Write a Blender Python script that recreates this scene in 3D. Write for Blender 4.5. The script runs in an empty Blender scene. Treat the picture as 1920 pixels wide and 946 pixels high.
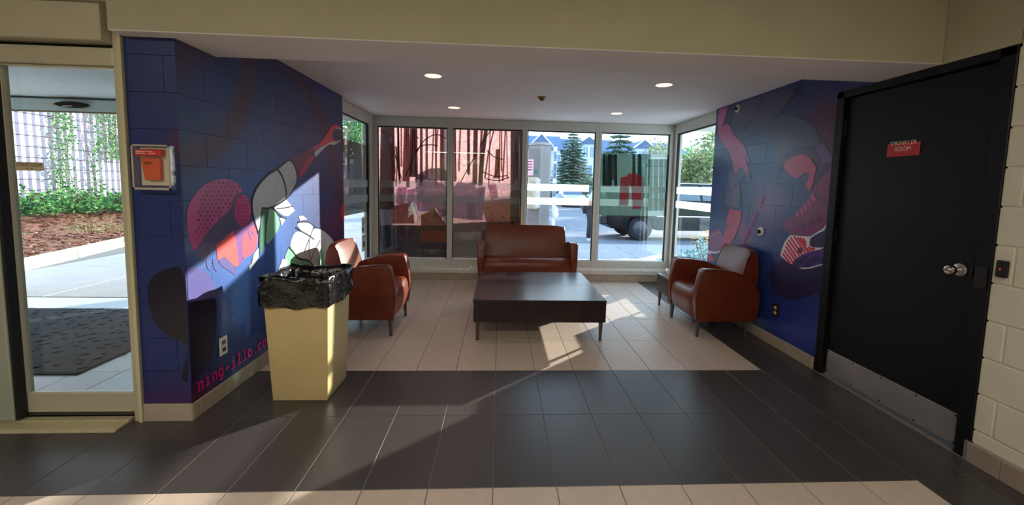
import bpy, bmesh, math, random
from mathutils import Vector, Matrix
random.seed(7)
SC = bpy.context.scene
COL = SC.collection
PI = math.pi

# ------------------------------------------------------------------ camera
# solved from the floor-tile grid (0.3048 x 0.6096 m tiles): focal 757.2 px of 1920, principal point (977.35, 411.8)
F_PX, PPX, PPY = 757.2311, 977.3543, 411.8142
PITCH, YAW, ROLL, CAM_H = .0849, .0541, -.0228, 1.4327
def cam_axes():
    cy, sy = math.cos(YAW), math.sin(YAW)
    f = Vector((sy*math.cos(PITCH), cy*math.cos(PITCH), -math.sin(PITCH)))
    r = Vector((cy, -sy, 0)); d = f.cross(r)
    r2 = r*math.cos(ROLL) + d*math.sin(ROLL)
    d2 = -r*math.sin(ROLL) + d*math.cos(ROLL)
    return r2, d2, f
_r, _d, _f = cam_axes()
cam_data = bpy.data.cameras.new('camera')
cam = bpy.data.objects.new('camera', cam_data); COL.objects.link(cam)
M = Matrix.Identity(4)
for i in range(3):
    M[i][0] = _r[i]; M[i][1] = -_d[i]; M[i][2] = -_f[i]
M[2][3] = CAM_H
cam.matrix_world = M
cam_data.sensor_fit = 'HORIZONTAL'; cam_data.sensor_width = 36
cam_data.lens = F_PX/1920*36
cam_data.shift_x = (960-PPX)/1920
cam_data.shift_y = (PPY-473)/1920
cam_data.clip_start = .05; cam_data.clip_end = 400
SC.camera = cam

# ------------------------------------------------------------------ world, sun, exposure
SUN_DIR = Vector((-1.14, -1.0, -.365))          # the way the sunlight travels (low autumn sun, right rear)
w = bpy.data.worlds.new('sky'); SC.world = w; w.use_nodes = True
nt = w.node_tree; nt.nodes.clear()
out = nt.nodes.new('ShaderNodeOutputWorld'); bg = nt.nodes.new('ShaderNodeBackground')
tc = nt.nodes.new('ShaderNodeTexCoord'); sep = nt.nodes.new('ShaderNodeSeparateXYZ')
cr = nt.nodes.new('ShaderNodeValToRGB')
cr.color_ramp.elements[0].position = 0.0; cr.color_ramp.elements[0].color = (.70, .86, 1.0, 1)
cr.color_ramp.elements[1].position = 1.0; cr.color_ramp.elements[1].color = (.36, .58, .95, 1)
nt.links.new(tc.outputs['Generated'], sep.inputs[0]); nt.links.new(sep.outputs['Z'], cr.inputs[0])
nt.links.new(cr.outputs[0], bg.inputs['Color']); bg.inputs['Strength'].default_value = 2.8
nt.links.new(bg.outputs[0], out.inputs[0])
sd = bpy.data.lights.new('sun', 'SUN'); sd.energy = 11.0; sd.angle = math.radians(.55); sd.color = (1.0, .90, .80)
sun = bpy.data.objects.new('sun', sd); COL.objects.link(sun)
sun.rotation_euler = SUN_DIR.to_track_quat('-Z', 'Y').to_euler(); sun.location = (12, 14, 8)
vs = SC.view_settings
SC.display_settings.display_device = 'sRGB'
vs.view_transform = 'Standard'; vs.look = 'None'; vs.exposure = 0.5; vs.gamma = 1.0; vs.use_curve_mapping = False

# ------------------------------------------------------------------ helpers
def lin(c):
    return tuple(((v/255)/12.92 if v/255 <= .04045 else ((v/255+.055)/1.055)**2.4) for v in c)
MATS = {}
def mat(name, rgb, rough=.6, metal=0., spec=.5, var=0., scale=8., bump=0., bscale=40., emit=0., transl=0., coat=0., rvar=0.):
    if name in MATS: return MATS[name]
    m = bpy.data.materials.new(name); m.use_nodes = True
    n = m.node_tree.nodes; l = m.node_tree.links; p = n['Principled BSDF']
    c = lin(rgb)
    p.inputs['Base Color'].default_value = (*c, 1)
    p.inputs['Roughness'].default_value = rough; p.inputs['Metallic'].default_value = metal
    p.inputs['Specular IOR Level'].default_value = spec
    if coat: p.inputs['Coat Weight'].default_value = coat; p.inputs['Coat Roughness'].default_value = .15
    if emit:
        p.inputs['Emission Color'].default_value = (*c, 1); p.inputs['Emission Strength'].default_value = emit
    co = None
    if var or bump:
        co = n.new('ShaderNodeTexCoord')
    if var:
        t = n.new('ShaderNodeTexNoise'); t.inputs['Scale'].default_value = scale; t.inputs['Detail'].default_value = 5
        l.new(co.outputs['Object'], t.inputs['Vector'])
        mp = n.new('ShaderNodeMapRange'); mp.inputs['From Min'].default_value = .3; mp.inputs['From Max'].default_value = .7
        mp.inputs['To Min'].default_value = 1-var; mp.inputs['To Max'].default_value = 1+var
        l.new(t.outputs['Fac'], mp.inputs['Value'])
        mx = n.new('ShaderNodeVectorMath'); mx.operation = 'SCALE'; mx.inputs[0].default_value = c
        src = mp.outputs[0]
        if rvar:
            oi = n.new('ShaderNodeObjectInfo'); m2 = n.new('ShaderNodeMapRange')
            m2.inputs['To Min'].default_value = 1-rvar; m2.inputs['To Max'].default_value = 1+rvar
            l.new(oi.outputs['Random'], m2.inputs['Value'])
            ml = n.new('ShaderNodeMath'); ml.operation = 'MULTIPLY'
            l.new(src, ml.inputs[0]); l.new(m2.outputs[0], ml.inputs[1]); src = ml.outputs[0]
        l.new(src, mx.inputs['Scale']); l.new(mx.outputs[0], p.inputs['Base Color'])
    if bump:
        t2 = n.new('ShaderNodeTexNoise'); t2.inputs['Scale'].default_value = bscale; t2.inputs['Detail'].default_value = 4
        l.new(co.outputs['Object'], t2.inputs['Vector'])
        b = n.new('ShaderNodeBump'); b.inputs['Strength'].default_value = bump; b.inputs['Distance'].default_value = .01
        l.new(t2.outputs['Fac'], b.inputs['Height']); l.new(b.outputs[0], p.inputs['Normal'])
    if transl:
        tr = n.new('ShaderNodeBsdfTranslucent'); tr.inputs['Color'].default_value = (*c, 1)
        ms = n.new('ShaderNodeMixShader'); ms.inputs[0].default_value = transl
        l.new(p.outputs[0], ms.inputs[1]); l.new(tr.outputs[0], ms.inputs[2])
        l.new(ms.outputs[0], n['Material Output'].inputs['Surface'])
    MATS[name] = m
    return m
def pane_mat(name, tint, trans=1.0, gloss=1.0, body=None, opacity=0., rough=0., tlf=.5):
    """thin sheet: clear/tinted transmission, Fresnel-like mirror reflection, optional milky body"""
    m = bpy.data.materials.new(name); m.use_nodes = True
    n = m.node_tree.nodes; l = m.node_tree.links; n.remove(n['Principled BSDF'])
    tr = n.new('ShaderNodeBsdfTransparent'); tr.inputs[0].default_value = (*[v*trans for v in tint], 1)
    gl = n.new('ShaderNodeBsdfGlossy'); gl.inputs['Roughness'].default_value = rough; gl.inputs[0].default_value = (1, 1, 1, 1)
    lw = n.new('ShaderNodeLayerWeight'); lw.inputs['Blend'].default_value = .5     # 'Facing' = 1-|cos|, so both faces of the sheet behave alike
    pw = n.new('ShaderNodeMath'); pw.operation = 'POWER'; pw.inputs[1].default_value = 5.0; l.new(lw.outputs['Facing'], pw.inputs[0])
    mu = n.new('ShaderNodeMath'); mu.operation = 'MULTIPLY_ADD'; mu.inputs[1].default_value = .9; mu.inputs[2].default_value = .04*gloss; mu.use_clamp = True
    l.new(pw.outputs[0], mu.inputs[0])
    base = tr.outputs[0]
    if body:
        df = n.new('ShaderNodeBsdfDiffuse'); df.inputs[0].default_value = (*lin(body), 1)
        tl = n.new('ShaderNodeBsdfTranslucent'); tl.inputs[0].default_value = (*lin(body), 1)
        h = n.new('ShaderNodeMixShader'); h.inputs[0].default_value = tlf
        l.new(df.outputs[0], h.inputs[1]); l.new(tl.outputs[0], h.inputs[2])
        mb = n.new('ShaderNodeMixShader'); mb.inputs[0].default_value = opacity
        l.new(tr.outputs[0], mb.inputs[1]); l.new(h.outputs[0], mb.inputs[2]); base = mb.outputs[0]
    ms = n.new('ShaderNodeMixShader'); l.new(mu.outputs[0], ms.inputs[0]); l.new(base, ms.inputs[1]); l.new(gl.outputs[0], ms.inputs[2])
    l.new(ms.outputs[0], n['Material Output'].inputs['Surface'])
    MATS[name] = m
    return m

def wloc(o):
    v = Vector((0, 0, 0))
    while o is not None:
        v += o.location; o = o.parent
    return v
def tag(o, label=None, cat=None, group=None, kind=None):
    if label: o['label'] = label
    if cat: o['category'] = cat
    if group: o['group'] = group
    if kind: o['kind'] = kind
    return o
def thing(name, loc=(0, 0, 0), label=None, cat=None, group=None, kind=None):
    o = bpy.data.objects.new(name, None); COL.objects.link(o); o.location = loc
    o.empty_display_size = .1
    return tag(o, label, cat, group, kind)

class MB:
    """collects vertices and faces in world metres, builds ONE mesh object"""
    def __init__(s): s.v = []; s.f = []; s.mi = []; s.cur = 0
    def mat(s, i): s.cur = i; return s
    def add(s, vs, fs):
        b = len(s.v); s.v += [tuple(q) for q in vs]
        for f in fs: s.f.append(tuple(b+i for i in f)); s.mi.append(s.cur)
        return s
    def box(s, x0, x1, y0, y1, z0, z1):
        return s.add([(x0,y0,z0),(x1,y0,z0),(x1,y1,z0),(x0,y1,z0),(x0,y0,z1),(x1,y0,z1),(x1,y1,z1),(x0,y1,z1)],
                     [(0,3,2,1),(4,5,6,7),(0,1,5,4),(1,2,6,5),(2,3,7,6),(3,0,4,7)])
    def sheet(s, x0, x1, y0, y1, z0, z1):
        """one-sided film: a single quad in the thin direction's middle"""
        if y1-y0 < x1-x0: y = (y0+y1)/2; return s.add([(x0,y,z0),(x1,y,z0),(x1,y,z1),(x0,y,z1)], [(0,1,2,3)])
        x = (x0+x1)/2; return s.add([(x,y0,z0),(x,y1,z0),(x,y1,z1),(x,y0,z1)], [(0,1,2,3)])
    def hexa(s, lo, hi):
        """lo, hi: four points each, same winding"""
        return s.add(list(lo)+list(hi), [(3,2,1,0),(4,5,6,7),(0,1,5,4),(1,2,6,5),(2,3,7,6),(3,0,4,7)])
    def prism(s, poly, axis, a0, a1):
        def P(u, v, a): return {'x': (a, u, v), 'y': (u, a, v), 'z': (u, v, a)}[axis]
        n = len(poly)
        return s.add([P(u, v, a0) for u, v in poly]+[P(u, v, a1) for u, v in poly],
                     [tuple(range(n-1, -1, -1)), tuple(range(n, 2*n))]+[(i, (i+1) % n, n+(i+1) % n, n+i) for i in range(n)])
    def cyl(s, p0, p1, r0, r1=None, n=12, caps=True):
        r1 = r0 if r1 is None else r1
        p0 = Vector(p0); p1 = Vector(p1); d = (p1-p0).normalized()
        a = Vector((1, 0, 0)) if abs(d.x) < .9 else Vector((0, 1, 0))
        u = d.cross(a).normalized(); v = d.cross(u)
        R = [[p+(u*math.cos(2*PI*k/n)+v*math.sin(2*PI*k/n))*r for k in range(n)] for p, r in ((p0, r0), (p1, r1))]
        fs = [(k, (k+1) % n, n+(k+1) % n, n+k) for k in range(n)]
        if caps: fs += [tuple(range(n-1, -1, -1)), tuple(range(n, 2*n))]
        return s.add(R[0]+R[1], fs)
    def tube(s, pts, r, n=6):
        pts = [Vector(p) for p in pts]
        rs = r if isinstance(r, (list, tuple)) else [r]*len(pts)
        rings = []
        for i, p in enumerate(pts):
            d = (pts[min(i+1, len(pts)-1)]-pts[max(i-1, 0)]).normalized()
            a = Vector((0, 0, 1)) if abs(d.z) < .9 else Vector((1, 0, 0))
            u = d.cross(a).normalized(); v = d.cross(u)
            rings.append([p+(u*math.cos(2*PI*k/n)+v*math.sin(2*PI*k/n))*rs[i] for k in range(n)])
        vs = [q for r_ in rings for q in r_]; fs = []
        for i in range(len(pts)-1):
            for k in range(n): fs.append((i*n+k, i*n+(k+1) % n, (i+1)*n+(k+1) % n, (i+1)*n+k))
        fs += [tuple(range(n-1, -1, -1)), tuple(range((len(pts)-1)*n, len(pts)*n))]
        return s.add(vs, fs)
    def lathe(s, prof, c=(0, 0, 0), axis='z', n=20):
        vs = []
        for r, h in prof:
            for k in range(n):
                a = 2*PI*k/n; u, v = r*math.cos(a), r*math.sin(a)
                q = {'z': (u, v, h), 'x': (h, u, v), 'y': (u, h, v)}[axis]
                vs.append((q[0]+c[0], q[1]+c[1], q[2]+c[2]))
        m = len(prof); fs = []
        for i in range(m-1):
            for k in range(n): fs.append((i*n+k, i*n+(k+1) % n, (i+1)*n+(k+1) % n, (i+1)*n+k))
        fs += [tuple(range(n-1, -1, -1)), tuple(range((m-1)*n, m*n))]
        return s.add(vs, fs)
    def build(s, name, mats, parent=None, bevel=0., seg=2, smooth=False, origin=None, label=None, cat=None, group=None, kind=None, recalc=True, angle=None):
        me = bpy.data.meshes.new(name)
        if parent is not None and origin is None:
            org = wloc(parent); loc = Vector((0, 0, 0))
        else:
            if origin is None:
                xs = [q[0] for q in s.v]; ys = [q[1] for q in s.v]; zs = [q[2] for q in s.v]
                origin = ((min(xs)+max(xs))/2, (min(ys)+max(ys))/2, min(zs))
            org = Vector(origin); loc = org-(wloc(parent) if parent is not None else Vector((0, 0, 0)))
        me.from_pydata([(q[0]-org.x, q[1]-org.y, q[2]-org.z) for q in s.v], [], s.f)
        for mm in (mats if isinstance(mats, (list, tuple)) else [mats]): me.materials.append(mm)
        for p, i in zip(me.polygons, s.mi): p.material_index = i
        if recalc or bevel:
            bm = bmesh.new(); bm.from_mesh(me)
            bmesh.ops.recalc_face_normals(bm, faces=bm.faces)
            if bevel:
                ed = bm.edges[:]
                if angle: ed = [e for e in ed if len(e.link_faces) == 2 and e.calc_face_angle(0) > angle]
                bmesh.ops.bevel(bm, geom=ed, offset=bevel, segments=seg, affect='EDGES', profile=.5, clamp_overlap=True)
            bm.to_mesh(me); bm.free()
        if smooth:
            for p in me.polygons: p.use_smooth = True
            if smooth != 'all':
                try: me.set_sharp_from_angle(angle=math.radians(38))
                except Exception: pass
        o = bpy.data.objects.new(name, me); COL.objects.link(o)
        if parent is not None: o.parent = parent
        o.location = loc
        return tag(o, label, cat, group, kind)
def share(src, name, parent, loc):
    o = bpy.data.objects.new(name, src.data); COL.objects.link(o); o.parent = parent; o.location = Vector(loc)-wloc(parent)
    return o
def dup(root, loc, rotz, **k):
    r = root.copy(); COL.objects.link(r); r.location = loc; r.rotation_euler = (0, 0, rotz)
    for ch in list(root.children):
        c = ch.copy(); COL.objects.link(c); c.parent = r
        for g in list(ch.children):
            d = g.copy(); COL.objects.link(d); d.parent = c
    return tag(r, **k)
def box(name, m, parent, a, bevel=0., **k): return MB().box(*a).build(name, m, parent, bevel=bevel, **k)
def text_mesh(name, body, size, m, parent, fn, align='CENTER', depth=0.0006, sx=1.0):
    """flat lettering: fn maps (u, v, w) of the text plane to world"""
    cu = bpy.data.curves.new('lettering', 'FONT'); cu.body = body; cu.size = size; cu.align_x = align; cu.align_y = 'CENTER'
    to = bpy.data.objects.new('lettering_tmp', cu); COL.objects.link(to)
    dg = bpy.context.evaluated_depsgraph_get(); me = bpy.data.meshes.new_from_object(to.evaluated_get(dg))
    bpy.data.objects.remove(to); mb = MB()
    mb.add([fn(v.co.x*sx, v.co.y, depth) for v in me.vertices], [tuple(p.vertices) for p in me.polygons])
    bpy.data.meshes.remove(me)
    return mb.build(name, m, parent, recalc=False)

# ------------------------------------------------------------------ materials used widely
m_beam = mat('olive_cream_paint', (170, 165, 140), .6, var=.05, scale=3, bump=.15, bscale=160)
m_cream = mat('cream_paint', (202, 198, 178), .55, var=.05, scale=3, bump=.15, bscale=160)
m_ceil = mat('ceiling_paint', (232, 227, 226), .8, var=.03, scale=2)
m_light_tile = mat('light_floor_tile', (192, 174, 160), .36, var=.06, scale=14, bump=.03, bscale=300, rvar=.05)
m_dark_tile = mat('dark_floor_tile', (66, 61, 61), .34, spec=.55, var=.04, scale=20, bump=.02, bscale=300, rvar=.08)
m_grout = mat('grout', (116, 106, 98), .9, var=.15, scale=30)
m_base_tile = mat('baseboard_tile', (166, 154, 136), .4, var=.08, scale=9, rvar=.05)
m_frame = mat('window_frame_paint', (196, 194, 184), .45, var=.03)
m_gasket = mat('black_gasket', (14, 14, 16), .6)
m_alu = mat('anodised_frame', (188, 182, 158), .4, metal=.25, var=.03)
m_steel = mat('brushed_steel', (190, 186, 182), .3, metal=.9, var=.06, scale=30)
m_black = mat('black_paint', (11, 12, 14), .5, spec=.3, var=.1, scale=6, bump=.05, bscale=200)
m_white_plastic = mat('white_plastic', (226, 222, 212), .4)
m_black_plastic = mat('black_plastic', (18, 17, 20), .35)
m_glass = pane_mat('window_glass', (.93, .97, .96), 1.0, 1.3)
m_film = pane_mat('dark_window_film', (.13, .19, .18), 1.0, 3.0, body=(84, 112, 104), opacity=.45)
m_film_l = pane_mat('grey_window_film', (.16, .16, .16), 1.0, 3.0, body=(96, 98, 94), opacity=.45)
m_frost = pane_mat('frosted_stripe', (.55, .58, .58), 1.0, .6, body=(240, 248, 248), opacity=.8, tlf=.86)
# ------------------------------------------------------------------ mural outlines in wall metres
MURAL_L=[
('painted_corner_blob',0,'P',(24,24,50),1,[(2.383,0.731),(2.492,0.721),(2.633,0.682),(2.628,0.542),(2.604,0.384),(2.549,0.266),(2.404,0.233),(2.378,0.147),(2.359,0.124),(2.366,0.372)]),  # dark lower piece of the blob at the wall corner
('painted_corner_blob',1,'P',(84,80,134),0,[(2.394,0.919),(2.446,0.907),(2.495,0.887),(2.545,0.856),(2.586,0.816),(2.619,0.768),(2.638,0.716),(2.639,0.674),(2.381,0.71)]),
('painted_helmet',1,'P',(176,62,128),1,[(2.467,0.995),(2.447,1.019),(2.423,1.089),(2.413,1.162),(2.418,1.24),(2.447,1.297),(2.517,1.362),(2.604,1.409),(2.695,1.43),(2.793,1.431),(2.872,1.407),(2.936,1.36),(2.916,1.341),(2.873,1.33),(2.831,1.305),(2.804,1.237),(2.757,1.206),(2.68,1.172),(2.586,1.11),(2.516,1.049)]),
('painted_helmet',2,'P',(70,62,102),1,[(2.472,0.995),(2.516,1.049),(2.586,1.11),(2.68,1.172),(2.757,1.206),(2.804,1.234),(2.833,1.304),(2.879,1.328),(2.953,1.332),(3.028,1.282),(3.036,1.183),(2.991,1.088),(2.891,1.099),(2.818,1.084),(2.671,1.013),(2.597,0.974),(2.526,0.913),(2.492,0.95)]),
('painted_helmet',3,'P',(184,52,120),1,[(3.019,1.209),(3.011,1.17),(2.992,1.136),(2.965,1.113),(2.934,1.103),(2.902,1.106),(2.874,1.122),(2.852,1.149),(2.838,1.183),(2.835,1.22),(2.843,1.257),(2.86,1.289),(2.884,1.313),(2.915,1.325),(2.946,1.324),(2.976,1.31),(3.0,1.284),(3.015,1.249)]),
('painted_face',3,'P',(225,92,92),0,[(2.645,1.009),(2.671,1.02),(2.818,1.084),(2.838,1.027),(2.851,0.931),(2.864,0.842),(2.833,0.829),(2.793,0.856),(2.761,0.886),(2.729,0.914),(2.708,0.922),(2.654,0.909)]),
('painted_face',2,'P',(122,84,142),0,[(2.82,1.083),(2.979,1.106),(3.02,1.135),(3.06,1.123),(3.052,1.09),(2.918,1.032),(2.896,0.988),(2.908,0.858),(2.866,0.834),(2.851,0.931)]),
('painted_face',3,'P',(218,88,104),1,[(2.908,0.858),(2.896,0.988),(2.918,1.036),(2.977,1.07),(3.018,1.094),(3.052,1.1),(3.081,1.045),(3.091,0.976),(3.063,0.921),(3.006,0.885),(2.947,0.883)]),
('painted_face',4,'P',(92,80,140),1,[(2.979,1.098),(2.989,1.04),(3.025,0.981),(2.999,0.997),(2.969,1.042)]),
('painted_face',4,'P',(92,80,140),1,[(3.015,1.094),(3.022,1.052),(3.062,1.023),(3.028,1.027),(3.005,1.054)]),
('painted_hair',3,'P',(92,86,138),1,[(2.654,0.909),(2.708,0.922),(2.772,0.883),(2.821,0.831),(2.835,0.765),(2.768,0.815),(2.694,0.861)]),
('painted_hair',3,'P',(84,88,142),1,[(2.605,0.937),(2.635,0.924),(2.637,0.873),(2.655,0.825),(2.616,0.863)]),
('painted_hair',3,'P',(84,88,142),1,[(2.551,0.932),(2.575,0.921),(2.577,0.878),(2.594,0.842),(2.558,0.882)]),
('painted_jacket',5,'P',(182,190,194),1,[(3.383,1.518),(3.451,1.46),(3.499,1.359),(3.505,1.274),(3.358,1.23),(3.242,1.209),(3.161,1.219),(3.127,1.129),(3.099,1.03),(3.062,1.105),(3.031,1.197),(3.03,1.276),(3.067,1.344),(3.146,1.413),(3.256,1.477)]),
('painted_jacket',6,'P',(176,184,190),1,[(3.383,1.518),(3.477,1.567),(3.57,1.609),(3.632,1.581),(3.687,1.512),(3.699,1.429),(3.608,1.335),(3.512,1.277),(3.503,1.359),(3.455,1.46)]),
('painted_jacket',5,'P',(66,112,92),0,[(3.152,1.214),(3.232,1.205),(3.199,1.081),(3.163,0.918),(3.099,0.871),(3.109,0.988),(3.125,1.099)]),
('painted_jacket',5,'P',(128,188,152),1,[(3.232,1.205),(3.298,1.206),(3.364,1.153),(3.406,1.06),(3.285,0.964),(3.181,0.921),(3.199,1.081)]),
('painted_jacket',6,'P',(218,216,216),0,[(3.308,1.211),(3.505,1.268),(3.613,1.194),(3.639,1.166),(3.53,1.129),(3.455,1.137),(3.375,1.174)]),
('painted_jacket',6,'P',(218,216,216),0,[(3.396,1.123),(3.492,1.109),(3.42,1.057)]),
('painted_jacket',6,'P',(205,208,208),0,[(3.094,0.924),(3.089,0.848),(3.029,0.808),(2.976,0.774),(2.973,0.809),(3.005,0.823),(3.033,0.888)]),
('painted_trousers',6,'P',(218,216,216),0,[(3.675,1.033),(3.713,1.06),(3.906,1.046),(3.987,0.989),(3.913,0.909),(3.771,0.962)]),
('painted_trousers',6,'P',(218,216,216),0,[(3.708,1.113),(3.731,1.071),(3.867,1.072),(3.79,1.109)]),
('painted_trousers',5,'P',(218,216,216),1,[(3.645,1.003),(3.921,0.905),(4.001,0.985),(4.225,0.923),(4.457,0.8),(4.488,0.684),(4.41,0.519),(4.27,0.461),(3.752,0.576),(3.594,0.816),(3.533,0.878)]),
('painted_trousers',6,'P',(120,180,146),0,[(3.524,0.86),(3.594,0.81),(3.685,0.727),(3.889,0.674),(3.941,0.614),(3.909,0.515),(3.472,0.615),(3.459,0.792)]),
('painted_trousers',6,'P',(128,188,152),0,[(4.107,0.731),(4.155,0.765),(4.225,0.556),(4.056,0.59)]),
('painted_trousers',7,'P',(218,216,216),0,[(3.416,0.777),(3.497,0.762),(3.472,0.615),(3.318,0.651)]),
('painted_outline',8,'S',(28,28,46),0.014,[(3.099,1.03),(3.062,1.105),(3.031,1.197),(3.03,1.276),(3.067,1.344),(3.146,1.413),(3.256,1.477),(3.383,1.518),(3.477,1.567),(3.57,1.609),(3.632,1.581),(3.687,1.512),(3.699,1.429),(3.608,1.335),(3.512,1.277),(3.358,1.23),(3.242,1.209),(3.153,1.218)]),
('painted_outline',8,'S',(28,28,46),0.022,[(3.383,1.518),(3.455,1.46),(3.503,1.359),(3.509,1.277)]),
('painted_outline',8,'S',(36,48,56),0.013,[(3.153,1.218),(3.125,1.099),(3.106,0.988),(3.099,0.871)]),
('painted_outline',8,'S',(36,48,56),0.012,[(3.232,1.205),(3.199,1.081),(3.168,0.922)]),
('painted_outline',8,'S',(36,48,56),0.01,[(3.347,1.203),(3.437,1.198),(3.613,1.208)]),
('painted_outline',8,'S',(36,48,56),0.013,[(3.308,1.205),(3.393,1.14),(3.496,1.106)]),
('painted_outline',8,'S',(36,48,56),0.014,[(3.651,1.018),(3.771,0.962),(3.921,0.905),(3.995,0.863)]),
('painted_outline',8,'S',(36,48,56),0.014,[(3.689,1.062),(3.906,1.046),(4.001,0.985),(4.225,0.934),(4.457,0.8)]),
('painted_outline',8,'S',(36,48,56),0.013,[(3.986,0.983),(3.913,0.893),(3.815,0.805),(3.792,0.77)]),
('painted_outline',8,'S',(36,48,56),0.012,[(3.898,0.882),(3.882,0.755),(3.903,0.68)]),
('painted_outline',8,'S',(36,48,56),0.012,[(4.127,0.838),(4.005,0.761),(3.916,0.671)]),
('painted_outline',8,'S',(36,48,56),0.018,[(3.524,0.86),(3.598,0.809),(3.673,0.729),(3.876,0.685),(3.969,0.608)]),
('painted_arm',2,'P',(92,38,70),0,[(3.58,1.623),(3.661,1.631),(4.005,1.755),(4.044,1.657),(3.784,1.471),(3.708,1.424),(3.694,1.534),(3.64,1.589)]),
('painted_arm',3,'P',(165,44,72),0,[(3.739,1.509),(3.881,1.616),(4.001,1.671),(4.034,1.646),(3.784,1.471),(3.748,1.48)]),
('painted_arm',3,'P',(150,42,96),0,[(4.005,1.755),(4.165,1.809),(4.175,1.769),(4.041,1.704)]),
('painted_arm',3,'P',(196,28,56),1,[(4.165,1.809),(4.251,1.859),(4.341,1.921),(4.454,2.012),(4.581,2.06),(4.765,2.013),(4.711,2.004),(4.65,2.02),(4.549,2.0),(4.489,1.955),(4.459,1.913),(4.49,1.878),(4.573,1.867),(4.447,1.852),(4.3,1.799),(4.172,1.767)]),
('painted_arm',4,'P',(190,190,196),0,[(4.041,1.702),(4.172,1.767),(4.3,1.801),(4.447,1.854),(4.563,1.862),(4.69,1.896),(4.675,1.878),(4.522,1.822),(4.39,1.817),(4.282,1.773),(4.055,1.657)]),
('painted_arm',4,'P',(190,190,196),0,[(4.549,2.002),(4.63,2.027),(4.758,2.014),(4.743,2.002),(4.65,2.016),(4.569,2.0)]),
('painted_ball',3,'P',(190,26,52),1,[(4.861,1.075),(4.851,1.032),(4.828,0.997),(4.795,0.975),(4.757,0.969),(4.72,0.981),(4.691,1.008),(4.672,1.046),(4.666,1.088),(4.675,1.13),(4.697,1.165),(4.728,1.188),(4.766,1.195),(4.803,1.184),(4.834,1.158),(4.854,1.12)]),
('painted_helmet_dots',4,'P',(108,42,92),0,[(2.622,1.402),(2.618,1.396),(2.611,1.394),(2.605,1.399),(2.605,1.406),(2.612,1.41),(2.619,1.409)]),
('painted_helmet_dots',4,'P',(108,42,92),0,[(2.662,1.402),(2.658,1.396),(2.65,1.394),(2.644,1.399),(2.645,1.406),(2.651,1.411),(2.659,1.409)]),
('painted_helmet_dots',4,'P',(108,42,92),0,[(2.703,1.403),(2.699,1.396),(2.691,1.394),(2.685,1.399),(2.686,1.406),(2.692,1.411),(2.7,1.409)]),
('painted_helmet_dots',4,'P',(108,42,92),0,[(2.746,1.403),(2.742,1.396),(2.733,1.394),(2.727,1.399),(2.728,1.407),(2.734,1.411),(2.743,1.41)]),
('painted_helmet_dots',4,'P',(108,42,92),0,[(2.79,1.403),(2.786,1.396),(2.777,1.394),(2.771,1.399),(2.771,1.407),(2.778,1.412),(2.786,1.41)]),
('painted_helmet_dots',4,'P',(108,42,92),0,[(2.835,1.403),(2.831,1.396),(2.822,1.394),(2.815,1.399),(2.816,1.407),(2.823,1.412),(2.832,1.41)]),
('painted_helmet_dots',4,'P',(108,42,92),0,[(2.601,1.377),(2.597,1.371),(2.59,1.369),(2.584,1.374),(2.585,1.381),(2.591,1.385),(2.598,1.384)]),
('painted_helmet_dots',4,'P',(108,42,92),0,[(2.64,1.377),(2.636,1.37),(2.629,1.369),(2.623,1.373),(2.623,1.381),(2.63,1.385),(2.637,1.384)]),
('painted_helmet_dots',4,'P',(108,42,92),0,[(2.681,1.377),(2.677,1.37),(2.669,1.369),(2.663,1.373),(2.664,1.381),(2.67,1.385),(2.678,1.384)]),
('painted_helmet_dots',4,'P',(108,42,92),0,[(2.723,1.377),(2.719,1.37),(2.711,1.368),(2.704,1.373),(2.705,1.38),(2.712,1.385),(2.72,1.383)]),
('painted_helmet_dots',4,'P',(108,42,92),0,[(2.766,1.376),(2.762,1.369),(2.754,1.368),(2.747,1.373),(2.748,1.38),(2.755,1.385),(2.763,1.383)]),
('painted_helmet_dots',4,'P',(108,42,92),0,[(2.811,1.376),(2.807,1.369),(2.798,1.367),(2.791,1.372),(2.792,1.38),(2.799,1.385),(2.807,1.383)]),
('painted_helmet_dots',4,'P',(108,42,92),0,[(2.857,1.376),(2.853,1.369),(2.844,1.367),(2.837,1.372),(2.837,1.38),(2.845,1.385),(2.854,1.383)]),
('painted_helmet_dots',4,'P',(108,42,92),0,[(2.905,1.376),(2.9,1.368),(2.891,1.367),(2.884,1.372),(2.885,1.38),(2.892,1.385),(2.901,1.383)]),
('painted_helmet_dots',4,'P',(108,42,92),0,[(2.543,1.353),(2.539,1.347),(2.532,1.345),(2.527,1.35),(2.527,1.357),(2.533,1.361),(2.54,1.36)]),
('painted_helmet_dots',4,'P',(108,42,92),0,[(2.58,1.353),(2.577,1.346),(2.569,1.345),(2.564,1.349),(2.564,1.356),(2.57,1.361),(2.577,1.359)]),
('painted_helmet_dots',4,'P',(108,42,92),0,[(2.619,1.352),(2.615,1.345),(2.608,1.344),(2.602,1.349),(2.602,1.356),(2.609,1.36),(2.616,1.359)]),
('painted_helmet_dots',4,'P',(108,42,92),0,[(2.659,1.351),(2.655,1.345),(2.647,1.343),(2.641,1.348),(2.642,1.355),(2.648,1.36),(2.656,1.358)]),
('painted_helmet_dots',4,'P',(108,42,92),0,[(2.7,1.351),(2.696,1.344),(2.688,1.342),(2.682,1.347),(2.683,1.355),(2.689,1.359),(2.697,1.358)]),
('painted_helmet_dots',4,'P',(108,42,92),0,[(2.743,1.35),(2.739,1.343),(2.73,1.342),(2.724,1.346),(2.725,1.354),(2.731,1.359),(2.739,1.357)]),
('painted_helmet_dots',4,'P',(108,42,92),0,[(2.787,1.349),(2.783,1.342),(2.774,1.341),(2.767,1.346),(2.768,1.353),(2.775,1.358),(2.783,1.356)]),
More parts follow.
